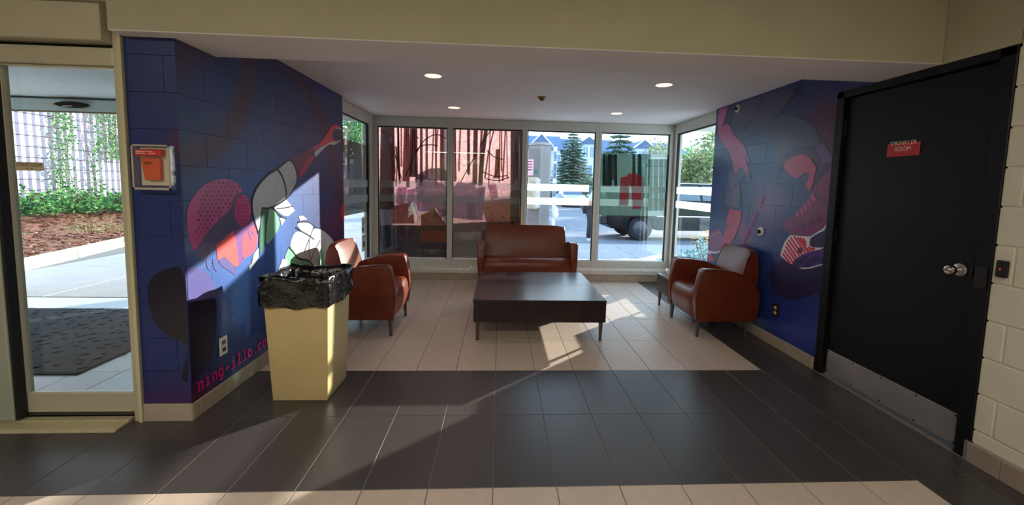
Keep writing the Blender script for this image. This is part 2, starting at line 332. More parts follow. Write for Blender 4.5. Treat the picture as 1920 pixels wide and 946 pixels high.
('painted_helmet_dots',4,'P',(108,42,92),0,[(2.832,1.349),(2.828,1.342),(2.819,1.34),(2.812,1.345),(2.813,1.353),(2.82,1.358),(2.829,1.356)]),
('painted_helmet_dots',4,'P',(108,42,92),0,[(2.879,1.348),(2.875,1.341),(2.866,1.339),(2.859,1.344),(2.859,1.352),(2.867,1.357),(2.876,1.355)]),
('painted_helmet_dots',4,'P',(108,42,92),0,[(2.56,1.328),(2.556,1.322),(2.549,1.321),(2.544,1.325),(2.544,1.332),(2.55,1.336),(2.557,1.335)]),
('painted_helmet_dots',4,'P',(108,42,92),0,[(2.598,1.327),(2.594,1.321),(2.587,1.319),(2.581,1.324),(2.582,1.331),(2.588,1.336),(2.595,1.334)]),
('painted_helmet_dots',4,'P',(108,42,92),0,[(2.637,1.326),(2.633,1.32),(2.626,1.318),(2.62,1.323),(2.62,1.33),(2.627,1.335),(2.634,1.333)]),
('painted_helmet_dots',4,'P',(108,42,92),0,[(2.678,1.325),(2.674,1.319),(2.666,1.317),(2.66,1.322),(2.661,1.329),(2.667,1.334),(2.675,1.332)]),
('painted_helmet_dots',4,'P',(108,42,92),0,[(2.72,1.324),(2.716,1.317),(2.708,1.316),(2.701,1.321),(2.702,1.328),(2.709,1.333),(2.716,1.331)]),
('painted_helmet_dots',4,'P',(108,42,92),0,[(2.763,1.323),(2.759,1.316),(2.75,1.315),(2.744,1.32),(2.745,1.327),(2.751,1.332),(2.76,1.33)]),
('painted_helmet_dots',4,'P',(108,42,92),0,[(2.808,1.322),(2.803,1.315),(2.795,1.313),(2.788,1.318),(2.789,1.326),(2.796,1.331),(2.804,1.329)]),
('painted_helmet_dots',4,'P',(108,42,92),0,[(2.54,1.304),(2.536,1.298),(2.529,1.297),(2.524,1.301),(2.524,1.308),(2.53,1.313),(2.537,1.311)]),
('painted_helmet_dots',4,'P',(108,42,92),0,[(2.577,1.303),(2.574,1.297),(2.566,1.295),(2.561,1.3),(2.561,1.307),(2.567,1.311),(2.574,1.309)]),
('painted_helmet_dots',4,'P',(108,42,92),0,[(2.616,1.302),(2.612,1.295),(2.605,1.294),(2.599,1.299),(2.599,1.306),(2.606,1.31),(2.613,1.308)]),
('painted_helmet_dots',4,'P',(108,42,92),0,[(2.656,1.3),(2.652,1.294),(2.644,1.292),(2.638,1.297),(2.639,1.304),(2.645,1.309),(2.653,1.307)]),
('painted_helmet_dots',4,'P',(108,42,92),0,[(2.697,1.299),(2.693,1.292),(2.685,1.291),(2.679,1.296),(2.679,1.303),(2.686,1.307),(2.694,1.306)]),
('painted_helmet_dots',4,'P',(108,42,92),0,[(2.74,1.297),(2.736,1.29),(2.727,1.289),(2.721,1.294),(2.721,1.302),(2.728,1.306),(2.736,1.304)]),
('painted_helmet_dots',4,'P',(108,42,92),0,[(2.784,1.296),(2.779,1.289),(2.771,1.287),(2.764,1.292),(2.765,1.3),(2.772,1.305),(2.78,1.303)]),
('painted_helmet_dots',4,'P',(108,42,92),0,[(2.557,1.279),(2.553,1.273),(2.546,1.271),(2.541,1.276),(2.541,1.283),(2.547,1.287),(2.554,1.285)]),
('painted_helmet_dots',4,'P',(108,42,92),0,[(2.595,1.277),(2.591,1.271),(2.584,1.27),(2.578,1.274),(2.579,1.282),(2.585,1.286),(2.592,1.284)]),
('painted_helmet_dots',4,'P',(108,42,92),0,[(2.634,1.275),(2.63,1.269),(2.623,1.268),(2.617,1.273),(2.617,1.28),(2.624,1.284),(2.631,1.282)]),
('painted_helmet_dots',4,'P',(108,42,92),0,[(2.675,1.274),(2.671,1.267),(2.663,1.266),(2.657,1.271),(2.657,1.278),(2.664,1.282),(2.672,1.28)]),
('painted_helmet_dots',4,'P',(108,42,92),0,[(2.717,1.272),(2.713,1.265),(2.704,1.264),(2.698,1.269),(2.699,1.276),(2.705,1.281),(2.713,1.279)]),
('painted_helmet_dots',4,'P',(108,42,92),0,[(2.76,1.27),(2.756,1.263),(2.747,1.262),(2.741,1.267),(2.741,1.274),(2.748,1.279),(2.757,1.277)]),
('painted_helmet_dots',4,'P',(108,42,92),0,[(2.805,1.268),(2.8,1.261),(2.792,1.259),(2.785,1.265),(2.785,1.272),(2.793,1.277),(2.801,1.275)]),
('painted_helmet_dots',4,'P',(108,42,92),0,[(2.537,1.255),(2.533,1.249),(2.526,1.248),(2.521,1.253),(2.521,1.26),(2.527,1.264),(2.534,1.262)]),
('painted_helmet_dots',4,'P',(108,42,92),0,[(2.574,1.253),(2.571,1.247),(2.563,1.246),(2.558,1.251),(2.558,1.258),(2.564,1.262),(2.571,1.26)]),
('painted_helmet_dots',4,'P',(108,42,92),0,[(2.613,1.251),(2.609,1.245),(2.602,1.243),(2.596,1.248),(2.596,1.256),(2.603,1.26),(2.61,1.258)]),
('painted_helmet_dots',4,'P',(108,42,92),0,[(2.653,1.249),(2.649,1.242),(2.641,1.241),(2.635,1.246),(2.636,1.253),(2.642,1.258),(2.65,1.256)]),
('painted_helmet_dots',4,'P',(108,42,92),0,[(2.694,1.247),(2.69,1.24),(2.682,1.239),(2.676,1.244),(2.676,1.251),(2.683,1.256),(2.691,1.254)]),
('painted_helmet_dots',4,'P',(108,42,92),0,[(2.737,1.244),(2.732,1.237),(2.724,1.236),(2.718,1.241),(2.718,1.249),(2.725,1.253),(2.733,1.251)]),
('painted_helmet_dots',4,'P',(108,42,92),0,[(2.78,1.242),(2.776,1.235),(2.768,1.234),(2.761,1.239),(2.762,1.247),(2.769,1.251),(2.777,1.249)]),
('painted_helmet_dots',4,'P',(108,42,92),0,[(2.517,1.232),(2.513,1.226),(2.506,1.225),(2.501,1.23),(2.502,1.237),(2.507,1.241),(2.514,1.239)]),
('painted_helmet_dots',4,'P',(108,42,92),0,[(2.554,1.23),(2.55,1.223),(2.543,1.222),(2.538,1.227),(2.538,1.234),(2.544,1.238),(2.551,1.236)]),
('painted_helmet_dots',4,'P',(108,42,92),0,[(2.592,1.227),(2.588,1.221),(2.581,1.22),(2.575,1.225),(2.576,1.232),(2.582,1.236),(2.589,1.234)]),
('painted_helmet_dots',4,'P',(108,42,92),0,[(2.631,1.224),(2.627,1.218),(2.62,1.217),(2.614,1.222),(2.614,1.229),(2.621,1.233),(2.628,1.231)]),
('painted_helmet_dots',4,'P',(108,42,92),0,[(2.672,1.222),(2.668,1.215),(2.66,1.214),(2.654,1.219),(2.654,1.227),(2.661,1.231),(2.669,1.229)]),
('painted_helmet_dots',4,'P',(108,42,92),0,[(2.714,1.219),(2.71,1.212),(2.701,1.211),(2.695,1.216),(2.696,1.224),(2.702,1.228),(2.71,1.226)]),
('painted_helmet_dots',4,'P',(108,42,92),0,[(2.534,1.206),(2.53,1.2),(2.523,1.199),(2.518,1.204),(2.518,1.211),(2.524,1.215),(2.531,1.213)]),
('painted_helmet_dots',4,'P',(108,42,92),0,[(2.571,1.203),(2.568,1.197),(2.56,1.196),(2.555,1.201),(2.555,1.208),(2.561,1.212),(2.568,1.21)]),
('painted_helmet_dots',4,'P',(108,42,92),0,[(2.61,1.201),(2.606,1.194),(2.599,1.193),(2.593,1.198),(2.593,1.205),(2.6,1.21),(2.607,1.207)]),
('painted_helmet_dots',4,'P',(108,42,92),0,[(2.65,1.197),(2.646,1.191),(2.638,1.19),(2.632,1.195),(2.633,1.202),(2.639,1.207),(2.647,1.204)]),
('painted_helmet_dots',4,'P',(108,42,92),0,[(2.691,1.194),(2.687,1.188),(2.679,1.187),(2.673,1.192),(2.673,1.199),(2.68,1.204),(2.688,1.201)]),
('painted_helmet_dots',4,'P',(108,42,92),0,[(2.514,1.183),(2.511,1.177),(2.504,1.176),(2.498,1.181),(2.499,1.188),(2.504,1.192),(2.511,1.19)]),
('painted_helmet_dots',4,'P',(108,42,92),0,[(2.551,1.18),(2.547,1.174),(2.54,1.173),(2.535,1.178),(2.535,1.185),(2.541,1.189),(2.548,1.187)]),
('painted_helmet_dots',4,'P',(108,42,92),0,[(2.589,1.177),(2.585,1.171),(2.578,1.17),(2.572,1.175),(2.573,1.182),(2.579,1.186),(2.586,1.184)]),
('painted_helmet_dots',4,'P',(108,42,92),0,[(2.628,1.174),(2.624,1.167),(2.617,1.166),(2.611,1.171),(2.611,1.179),(2.618,1.183),(2.625,1.18)]),
('painted_helmet_dots',4,'P',(108,42,92),0,[(2.531,1.157),(2.527,1.151),(2.52,1.15),(2.515,1.155),(2.515,1.162),(2.521,1.166),(2.528,1.164)]),
('painted_helmet_dots',4,'P',(108,42,92),0,[(2.568,1.154),(2.565,1.147),(2.557,1.147),(2.552,1.152),(2.552,1.159),(2.558,1.163),(2.565,1.16)]),
('painted_helmet_dots',4,'P',(108,42,92),0,[(2.607,1.15),(2.603,1.144),(2.596,1.143),(2.59,1.148),(2.59,1.155),(2.597,1.159),(2.604,1.157)]),
('painted_helmet_dots',4,'P',(108,42,92),0,[(2.511,1.135),(2.508,1.129),(2.501,1.128),(2.495,1.133),(2.496,1.14),(2.502,1.144),(2.508,1.141)]),
('painted_helmet_dots',4,'P',(108,42,92),0,[(2.548,1.131),(2.544,1.125),(2.537,1.124),(2.532,1.129),(2.532,1.136),(2.538,1.14),(2.545,1.138)]),
('painted_helmet_dots',4,'P',(108,42,92),0,[(2.586,1.127),(2.582,1.121),(2.575,1.12),(2.569,1.125),(2.57,1.132),(2.576,1.136),(2.583,1.134)]),
('painted_helmet_dots',4,'P',(108,42,92),0,[(2.492,1.112),(2.488,1.106),(2.481,1.106),(2.476,1.111),(2.477,1.118),(2.482,1.121),(2.489,1.119)]),
('painted_helmet_dots',4,'P',(108,42,92),0,[(2.528,1.108),(2.524,1.102),(2.517,1.101),(2.512,1.106),(2.512,1.114),(2.518,1.117),(2.525,1.115)]),
('painted_helmet_dots',4,'P',(108,42,92),0,[(2.565,1.104),(2.562,1.098),(2.554,1.097),(2.549,1.102),(2.549,1.109),(2.555,1.113),(2.562,1.111)]),
('painted_helmet_dots',4,'P',(108,42,92),0,[(2.508,1.086),(2.505,1.08),(2.498,1.079),(2.492,1.084),(2.493,1.091),(2.499,1.095),(2.505,1.093)]),
('painted_helmet_dots',4,'P',(108,42,92),0,[(2.489,1.064),(2.485,1.058),(2.478,1.057),(2.473,1.063),(2.474,1.07),(2.479,1.073),(2.486,1.071)]),
('painted_helmet_dots',5,'P',(112,38,92),0,[(2.907,1.302),(2.904,1.297),(2.898,1.296),(2.893,1.3),(2.893,1.305),(2.898,1.308),(2.904,1.307)]),
('painted_helmet_dots',5,'P',(112,38,92),0,[(2.942,1.301),(2.938,1.296),(2.932,1.295),(2.927,1.299),(2.928,1.304),(2.933,1.307),(2.939,1.306)]),
('painted_helmet_dots',5,'P',(112,38,92),0,[(2.889,1.278),(2.886,1.273),(2.879,1.272),(2.875,1.276),(2.875,1.281),(2.88,1.284),(2.886,1.283)]),
('painted_helmet_dots',5,'P',(112,38,92),0,[(2.923,1.276),(2.92,1.272),(2.913,1.271),(2.909,1.274),(2.909,1.28),(2.914,1.283),(2.92,1.281)]),
('painted_helmet_dots',5,'P',(112,38,92),0,[(2.958,1.275),(2.955,1.27),(2.948,1.269),(2.943,1.273),(2.944,1.278),(2.949,1.282),(2.955,1.28)]),
('painted_helmet_dots',5,'P',(112,38,92),0,[(2.994,1.273),(2.99,1.269),(2.984,1.268),(2.979,1.271),(2.979,1.277),(2.985,1.28),(2.991,1.279)]),
('painted_helmet_dots',5,'P',(112,38,92),0,[(2.87,1.254),(2.867,1.249),(2.861,1.248),(2.857,1.252),(2.857,1.257),(2.862,1.26),(2.868,1.259)]),
('painted_helmet_dots',5,'P',(112,38,92),0,[(2.904,1.252),(2.901,1.247),(2.895,1.246),(2.89,1.25),(2.89,1.255),(2.895,1.259),(2.902,1.257)]),
('painted_helmet_dots',5,'P',(112,38,92),0,[(2.939,1.25),(2.936,1.246),(2.929,1.245),(2.924,1.248),(2.925,1.254),(2.93,1.257),(2.936,1.255)]),
('painted_helmet_dots',5,'P',(112,38,92),0,[(2.974,1.249),(2.971,1.244),(2.964,1.243),(2.959,1.247),(2.96,1.252),(2.965,1.255),(2.972,1.254)]),
('painted_helmet_dots',5,'P',(112,38,92),0,[(2.886,1.228),(2.883,1.223),(2.877,1.222),(2.872,1.226),(2.872,1.232),(2.877,1.235),(2.883,1.233)]),
('painted_helmet_dots',5,'P',(112,38,92),0,[(2.92,1.226),(2.917,1.221),(2.91,1.22),(2.906,1.224),(2.906,1.23),(2.911,1.233),(2.917,1.231)]),
('painted_helmet_dots',5,'P',(112,38,92),0,[(2.955,1.224),(2.952,1.219),(2.945,1.218),(2.94,1.222),(2.941,1.228),(2.946,1.231),(2.952,1.229)]),
('painted_helmet_dots',5,'P',(112,38,92),0,[(2.991,1.222),(2.988,1.217),(2.981,1.216),(2.976,1.22),(2.976,1.225),(2.982,1.229),(2.988,1.227)]),
('painted_helmet_dots',5,'P',(112,38,92),0,[(2.867,1.204),(2.865,1.2),(2.858,1.199),(2.854,1.202),(2.854,1.208),(2.859,1.211),(2.865,1.209)]),
('painted_helmet_dots',5,'P',(112,38,92),0,[(2.901,1.202),(2.898,1.197),(2.892,1.196),(2.887,1.2),(2.888,1.206),(2.893,1.209),(2.899,1.207)]),
('painted_helmet_dots',5,'P',(112,38,92),0,[(2.936,1.2),(2.933,1.195),(2.926,1.194),(2.921,1.198),(2.922,1.203),(2.927,1.206),(2.933,1.205)]),
('painted_helmet_dots',5,'P',(112,38,92),0,[(2.971,1.197),(2.968,1.192),(2.962,1.192),(2.957,1.195),(2.957,1.201),(2.962,1.204),(2.969,1.202)]),
('painted_helmet_dots',5,'P',(112,38,92),0,[(2.883,1.178),(2.88,1.174),(2.874,1.173),(2.869,1.177),(2.869,1.182),(2.874,1.185),(2.88,1.183)]),
('painted_helmet_dots',5,'P',(112,38,92),0,[(2.917,1.176),(2.914,1.171),(2.908,1.17),(2.903,1.174),(2.903,1.179),(2.908,1.182),(2.915,1.181)]),
('painted_helmet_dots',5,'P',(112,38,92),0,[(2.952,1.173),(2.949,1.168),(2.942,1.167),(2.938,1.171),(2.938,1.177),(2.943,1.18),(2.949,1.178)]),
('painted_helmet_dots',5,'P',(112,38,92),0,[(2.988,1.17),(2.985,1.165),(2.978,1.165),(2.973,1.169),(2.973,1.174),(2.979,1.177),(2.985,1.175)]),
('painted_helmet_dots',5,'P',(112,38,92),0,[(2.898,1.152),(2.895,1.147),(2.889,1.147),(2.884,1.15),(2.885,1.156),(2.89,1.159),(2.896,1.157)]),
('painted_helmet_dots',5,'P',(112,38,92),0,[(2.933,1.149),(2.93,1.144),(2.924,1.143),(2.919,1.147),(2.919,1.153),(2.924,1.156),(2.93,1.154)]),
('painted_helmet_dots',5,'P',(112,38,92),0,[(2.968,1.146),(2.965,1.141),(2.959,1.14),(2.954,1.144),(2.954,1.15),(2.959,1.153),(2.966,1.151)]),
('painted_helmet_dots',5,'P',(112,38,92),0,[(2.914,1.125),(2.911,1.12),(2.905,1.12),(2.9,1.124),(2.9,1.129),(2.905,1.132),(2.912,1.13)]),
('painted_helmet_dots',5,'P',(112,38,92),0,[(2.949,1.122),(2.946,1.117),(2.94,1.116),(2.935,1.12),(2.935,1.126),(2.94,1.129),(2.947,1.127)]),
]
MURAL_R=[
('painted_leg',1,'P',(70,68,98),1,[(4.567,2.374),(3.433,2.375),(3.653,2.154),(3.562,2.121),(3.379,2.059),(3.246,1.978),(3.143,1.839),(3.214,1.801),(3.327,1.821),(3.47,1.795),(3.589,1.713),(3.654,1.624),(3.695,1.845),(3.818,1.942),(4.036,2.035),(4.168,2.029),(4.237,1.943),(4.329,2.025),(4.487,2.169)]),
('painted_leg',2,'P',(44,38,70),0,[(4.556,2.375),(4.328,2.376),(4.409,2.255),(4.487,2.169),(4.66,2.166)]),
('painted_leg',2,'S',(28,32,62),0.05,[(3.4,2.367),(3.52,2.253),(3.667,2.146)]),
('painted_leg',2,'S',(34,34,62),0.02,[(3.942,2.376),(4.014,2.234),(4.094,2.134),(4.213,2.082)]),
('painted_leg',2,'S',(34,34,62),0.018,[(3.797,2.123),(3.683,2.149),(3.533,2.118),(3.366,2.056),(3.246,1.978),(3.15,1.848)]),
('painted_maroon_cloud',0,'P',(74,28,64),1,[(3.258,2.089),(3.124,2.127),(3.006,2.121),(2.985,1.728),(3.038,1.732),(3.143,1.839),(3.233,1.976),(3.326,2.045)]),
('painted_hand',3,'P',(178,72,126),0,[(4.737,2.373),(4.551,2.377),(4.594,2.287),(4.651,2.176),(4.552,2.184),(4.491,2.153),(4.383,2.034),(4.184,1.9),(4.102,1.765),(4.071,1.709),(4.119,1.731),(4.169,1.819),(4.14,1.737),(4.079,1.63),(4.144,1.627),(4.201,1.68),(4.252,1.677),(4.292,1.637),(4.333,1.607),(4.386,1.741),(4.455,1.851),(4.574,1.948),(4.685,2.026),(4.737,2.11),(4.744,2.257)]),
('painted_hand',4,'P',(48,40,76),0,[(4.594,2.287),(4.555,2.377),(4.526,2.377),(4.559,2.238),(4.651,2.174)]),
('painted_hand',3,'P',(72,64,104),0,[(4.333,1.607),(4.292,1.637),(4.252,1.677),(4.201,1.68),(4.144,1.627),(4.079,1.63),(4.039,1.565),(4.14,1.597),(4.194,1.548),(4.31,1.56)]),
('painted_boot',3,'P',(62,40,80),1,[(3.631,1.612),(3.616,1.728),(3.494,1.802),(3.366,1.832),(3.25,1.798),(3.172,1.74),(3.123,1.643),(3.155,1.623),(3.221,1.703),(3.319,1.751),(3.456,1.74),(3.577,1.679),(3.582,1.626)]),
('painted_boot',4,'P',(180,50,94),1,[(3.58,1.657),(3.557,1.693),(3.466,1.74),(3.328,1.752),(3.259,1.719),(3.203,1.66),(3.175,1.625),(3.198,1.578),(3.195,1.509),(3.228,1.428),(3.29,1.488),(3.243,1.572),(3.264,1.593),(3.311,1.595),(3.364,1.546),(3.405,1.55),(3.503,1.593)]),
('painted_boot',3,'P',(100,64,120),0,[(3.213,1.791),(3.13,1.827),(3.018,1.703),(3.02,1.683),(3.128,1.65),(3.151,1.705)]),
('painted_boot',2,'P',(120,46,94),0,[(3.194,1.577),(3.128,1.65),(2.999,1.669),(2.997,1.65),(3.01,1.218),(3.478,1.178),(3.371,1.242),(3.225,1.407),(3.191,1.467)]),
('painted_boot',3,'P',(62,36,72),1,[(3.189,1.57),(3.168,1.625),(3.119,1.649),(2.999,1.671),(2.974,1.655),(3.118,1.562),(3.164,1.467),(3.192,1.481)]),
('painted_boot',3,'P',(96,44,92),1,[(3.212,1.453),(3.176,1.453),(3.031,1.369),(3.049,1.309),(3.131,1.359)]),
('painted_boot',4,'P',(168,24,46),0,[(3.023,1.638),(2.998,1.663),(2.978,1.84),(2.948,1.837),(2.959,1.223),(3.013,1.218)]),
('painted_boot',2,'P',(120,46,94),1,[(3.529,1.13),(3.499,1.183),(3.39,1.22),(3.268,1.276),(3.245,1.304),(2.974,1.319),(2.977,1.178),(3.062,1.145),(3.168,1.074),(3.245,1.061),(3.411,1.058),(3.494,1.091)]),
('painted_boot',3,'P',(168,24,46),0,[(3.022,1.316),(2.97,1.319),(2.972,1.182),(3.021,1.167)]),
('painted_laces',5,'P',(196,74,120),0,[(3.225,1.404),(3.199,1.415),(3.159,1.378),(3.179,1.353)]),
('painted_laces',5,'P',(196,74,120),0,[(3.253,1.364),(3.235,1.372),(3.203,1.328),(3.215,1.31)]),
('painted_laces',5,'P',(196,74,120),0,[(3.286,1.324),(3.268,1.332),(3.239,1.284),(3.257,1.272)]),
('painted_laces',5,'P',(196,74,120),0,[(3.325,1.282),(3.302,1.291),(3.279,1.253),(3.302,1.244)]),
('painted_laces',5,'P',(196,74,120),0,[(3.371,1.25),(3.353,1.262),(3.329,1.224),(3.347,1.211)]),
('painted_boot',4,'P',(92,34,80),0,[(3.238,1.151),(3.24,1.136),(3.25,1.124),(3.264,1.119),(3.28,1.121),(3.292,1.131),(3.298,1.145),(3.295,1.16),(3.285,1.172),(3.271,1.177),(3.255,1.175),(3.243,1.165)]),
('painted_boot',4,'P',(92,34,80),0,[(3.153,1.183),(3.155,1.168),(3.165,1.157),(3.178,1.152),(3.193,1.154),(3.205,1.163),(3.21,1.177),(3.208,1.192),(3.198,1.204),(3.185,1.209),(3.17,1.206),(3.159,1.197)]),
('painted_boot',4,'P',(92,34,80),0,[(3.074,1.217),(3.076,1.203),(3.085,1.192),(3.098,1.187),(3.112,1.19),(3.123,1.199),(3.128,1.213),(3.126,1.227),(3.117,1.238),(3.104,1.243),(3.09,1.24),(3.079,1.231)]),
('painted_boot',4,'S',(92,34,80),0.008,[(3.494,1.18),(3.414,1.173),(3.336,1.156),(3.337,1.122),(3.405,1.094),(3.475,1.099)]),
('painted_sole',5,'P',(222,212,212),0,[(3.519,0.849),(3.505,0.909),(3.477,0.978),(3.415,1.05),(3.218,1.063),(3.18,1.07),(3.062,1.145),(2.972,1.182),(2.972,1.167),(3.045,1.134),(3.136,1.085),(3.179,1.053),(3.187,1.013),(3.185,0.993),(3.158,0.984),(3.093,0.988),(3.038,1.0),(3.06,0.98),(3.155,0.949),(3.263,0.9),(3.34,0.845),(3.363,0.799),(3.433,0.814)]),
('painted_sole',6,'P',(72,50,124),1,[(3.363,0.799),(3.34,0.845),(3.263,0.9),(3.155,0.949),(3.052,0.982),(2.971,1.019),(2.956,0.874),(3.14,0.816),(3.277,0.784),(3.324,0.786)]),
('painted_sole',6,'P',(50,38,76),1,[(3.181,1.037),(3.135,1.073),(3.022,1.105),(2.974,1.13),(2.968,1.02),(3.046,1.001),(3.159,0.991),(3.186,1.006)]),
('painted_sole',7,'P',(46,38,84),0,[(3.186,0.898),(3.186,0.885),(3.202,0.865),(3.23,0.841),(3.266,0.819),(3.304,0.802),(3.334,0.794),(3.351,0.797),(3.35,0.811),(3.333,0.832),(3.303,0.857),(3.265,0.879),(3.229,0.895),(3.201,0.902)]),
('painted_sole',7,'P',(46,38,84),0,[(3.074,0.921),(3.073,0.909),(3.086,0.888),(3.111,0.863),(3.143,0.837),(3.176,0.817),(3.204,0.806),(3.22,0.807),(3.221,0.819),(3.207,0.841),(3.181,0.868),(3.148,0.893),(3.115,0.913),(3.089,0.922)]),
('painted_sole',7,'P',(46,38,84),0,[(2.967,0.964),(2.96,0.954),(2.962,0.936),(2.973,0.914),(2.99,0.891),(3.011,0.873),(3.03,0.863),(3.045,0.863),(3.052,0.873),(3.05,0.891),(3.039,0.914),(3.021,0.936),(3.001,0.954),(2.981,0.964)]),
('painted_sole',7,'P',(70,44,78),0,[(3.256,0.939),(3.258,0.925),(3.267,0.914),(3.28,0.908),(3.294,0.909),(3.305,0.917),(3.31,0.93),(3.308,0.944),(3.299,0.956),(3.286,0.961),(3.272,0.96),(3.261,0.952)]),
('painted_sole',7,'P',(222,212,212),0,[(3.286,0.783),(3.165,0.812),(2.972,0.869),(2.971,0.861),(3.156,0.804),(3.232,0.783)]),
('painted_dark_blob',1,'P',(38,33,72),1,[(3.526,0.811),(3.369,0.798),(3.196,0.795),(2.973,0.865),(2.965,0.664),(3.116,0.601),(3.271,0.499),(3.523,0.464),(3.651,0.598),(3.627,0.721)]),
('painted_child_leg',3,'P',(178,54,84),0,[(4.373,1.231),(4.216,1.212),(4.158,1.216),(4.16,1.124),(4.202,1.01),(4.274,0.89),(4.345,0.824),(4.437,0.74),(4.496,0.789),(4.453,0.959),(4.428,1.101)]),
('painted_child_leg',3,'P',(88,80,122),0,[(4.449,1.627),(4.34,1.624),(4.236,1.545),(4.396,1.434),(4.435,1.501)]),
('painted_child_leg',3,'P',(86,74,118),0,[(4.485,1.409),(4.396,1.428),(4.228,1.501),(4.23,1.248),(4.376,1.259),(4.475,1.271)]),
('painted_child_leg',2,'P',(48,50,90),1,[(4.597,1.543),(4.487,1.421),(4.396,1.434),(4.219,1.555),(4.154,1.232),(4.237,1.233),(4.395,1.246),(4.482,1.12),(4.549,1.326)]),
('painted_child_leg',2,'P',(128,66,108),1,[(4.801,0.793),(4.72,0.879),(4.573,0.975),(4.448,0.913),(4.459,0.742),(4.651,0.686),(4.795,0.704)]),
('painted_child_leg',4,'P',(120,40,76),0,[(4.373,1.031),(4.377,1.01),(4.391,0.995),(4.411,0.993),(4.429,1.004),(4.438,1.025),(4.434,1.047),(4.419,1.062),(4.399,1.064),(4.382,1.052)]),
('painted_child_leg',5,'P',(218,208,208),0,[(4.799,0.693),(4.629,0.696),(4.465,0.743),(4.463,0.724),(4.627,0.678),(4.737,0.663),(4.704,0.646),(4.782,0.639)]),
('painted_child_leg',5,'P',(196,64,96),0,[(4.8,0.648),(4.741,0.655),(4.612,0.589),(4.778,0.564)]),
('painted_child_leg',4,'P',(62,48,88),1,[(4.718,0.662),(4.467,0.719),(4.465,0.617),(4.617,0.594),(4.701,0.622)]),
('painted_child_leg',5,'S',(196,84,126),0.03,[(4.781,0.89),(4.729,0.853)]),
('painted_child_leg',5,'S',(196,84,126),0.03,[(4.725,0.915),(4.678,0.878)]),
('painted_child_leg',5,'S',(196,84,126),0.03,[(4.67,0.94),(4.626,0.897)]),
('painted_child_leg',5,'S',(196,84,126),0.03,[(4.616,0.967),(4.567,0.928)]),
('painted_sole',6,'S',(200,38,78),0.022,[(3.408,1.03),(3.254,0.902)]),
('painted_sole',6,'S',(200,38,78),0.022,[(3.366,1.043),(3.22,0.921)]),
('painted_sole',6,'S',(200,38,78),0.022,[(3.326,1.041),(3.192,0.936)]),
('painted_sole',6,'S',(200,38,78),0.022,[(3.294,1.042),(3.218,0.982)]),
('painted_sole',6,'S',(200,38,78),0.022,[(3.263,1.042),(3.223,1.004)]),
('painted_sole',6,'S',(200,38,78),0.022,[(3.43,1.006),(3.284,0.887)]),
('painted_sole',6,'S',(200,38,78),0.022,[(3.451,0.978),(3.314,0.867)]),
('painted_sole',6,'S',(200,38,78),0.022,[(3.463,0.945),(3.335,0.846)]),
('painted_sole',6,'S',(200,38,78),0.022,[(3.476,0.907),(3.351,0.816)]),
('painted_sole',6,'S',(200,38,78),0.022,[(3.49,0.872),(3.383,0.802)]),
('painted_sole',6,'S',(200,38,78),0.022,[(3.225,0.967),(3.181,0.94)]),
('painted_sole',6,'S',(200,38,78),0.022,[(3.192,0.979),(3.153,0.952)]),
('painted_sole',6,'S',(200,38,78),0.022,[(3.158,0.979),(3.123,0.964)]),
]
MURAL_P=[
('painted_corner_blob',0,'P',(26,22,42),1,[(-1.797,0.928),(-1.888,0.918),(-1.97,0.875),(-2.01,0.831),(-2.018,0.706),(-1.993,0.61),(-1.928,0.524),(-1.812,0.466),(-1.803,0.427),(-1.842,0.317),(-1.85,0.251),(-1.806,0.218)]),  # blob of separate dark paint on the pier face
]
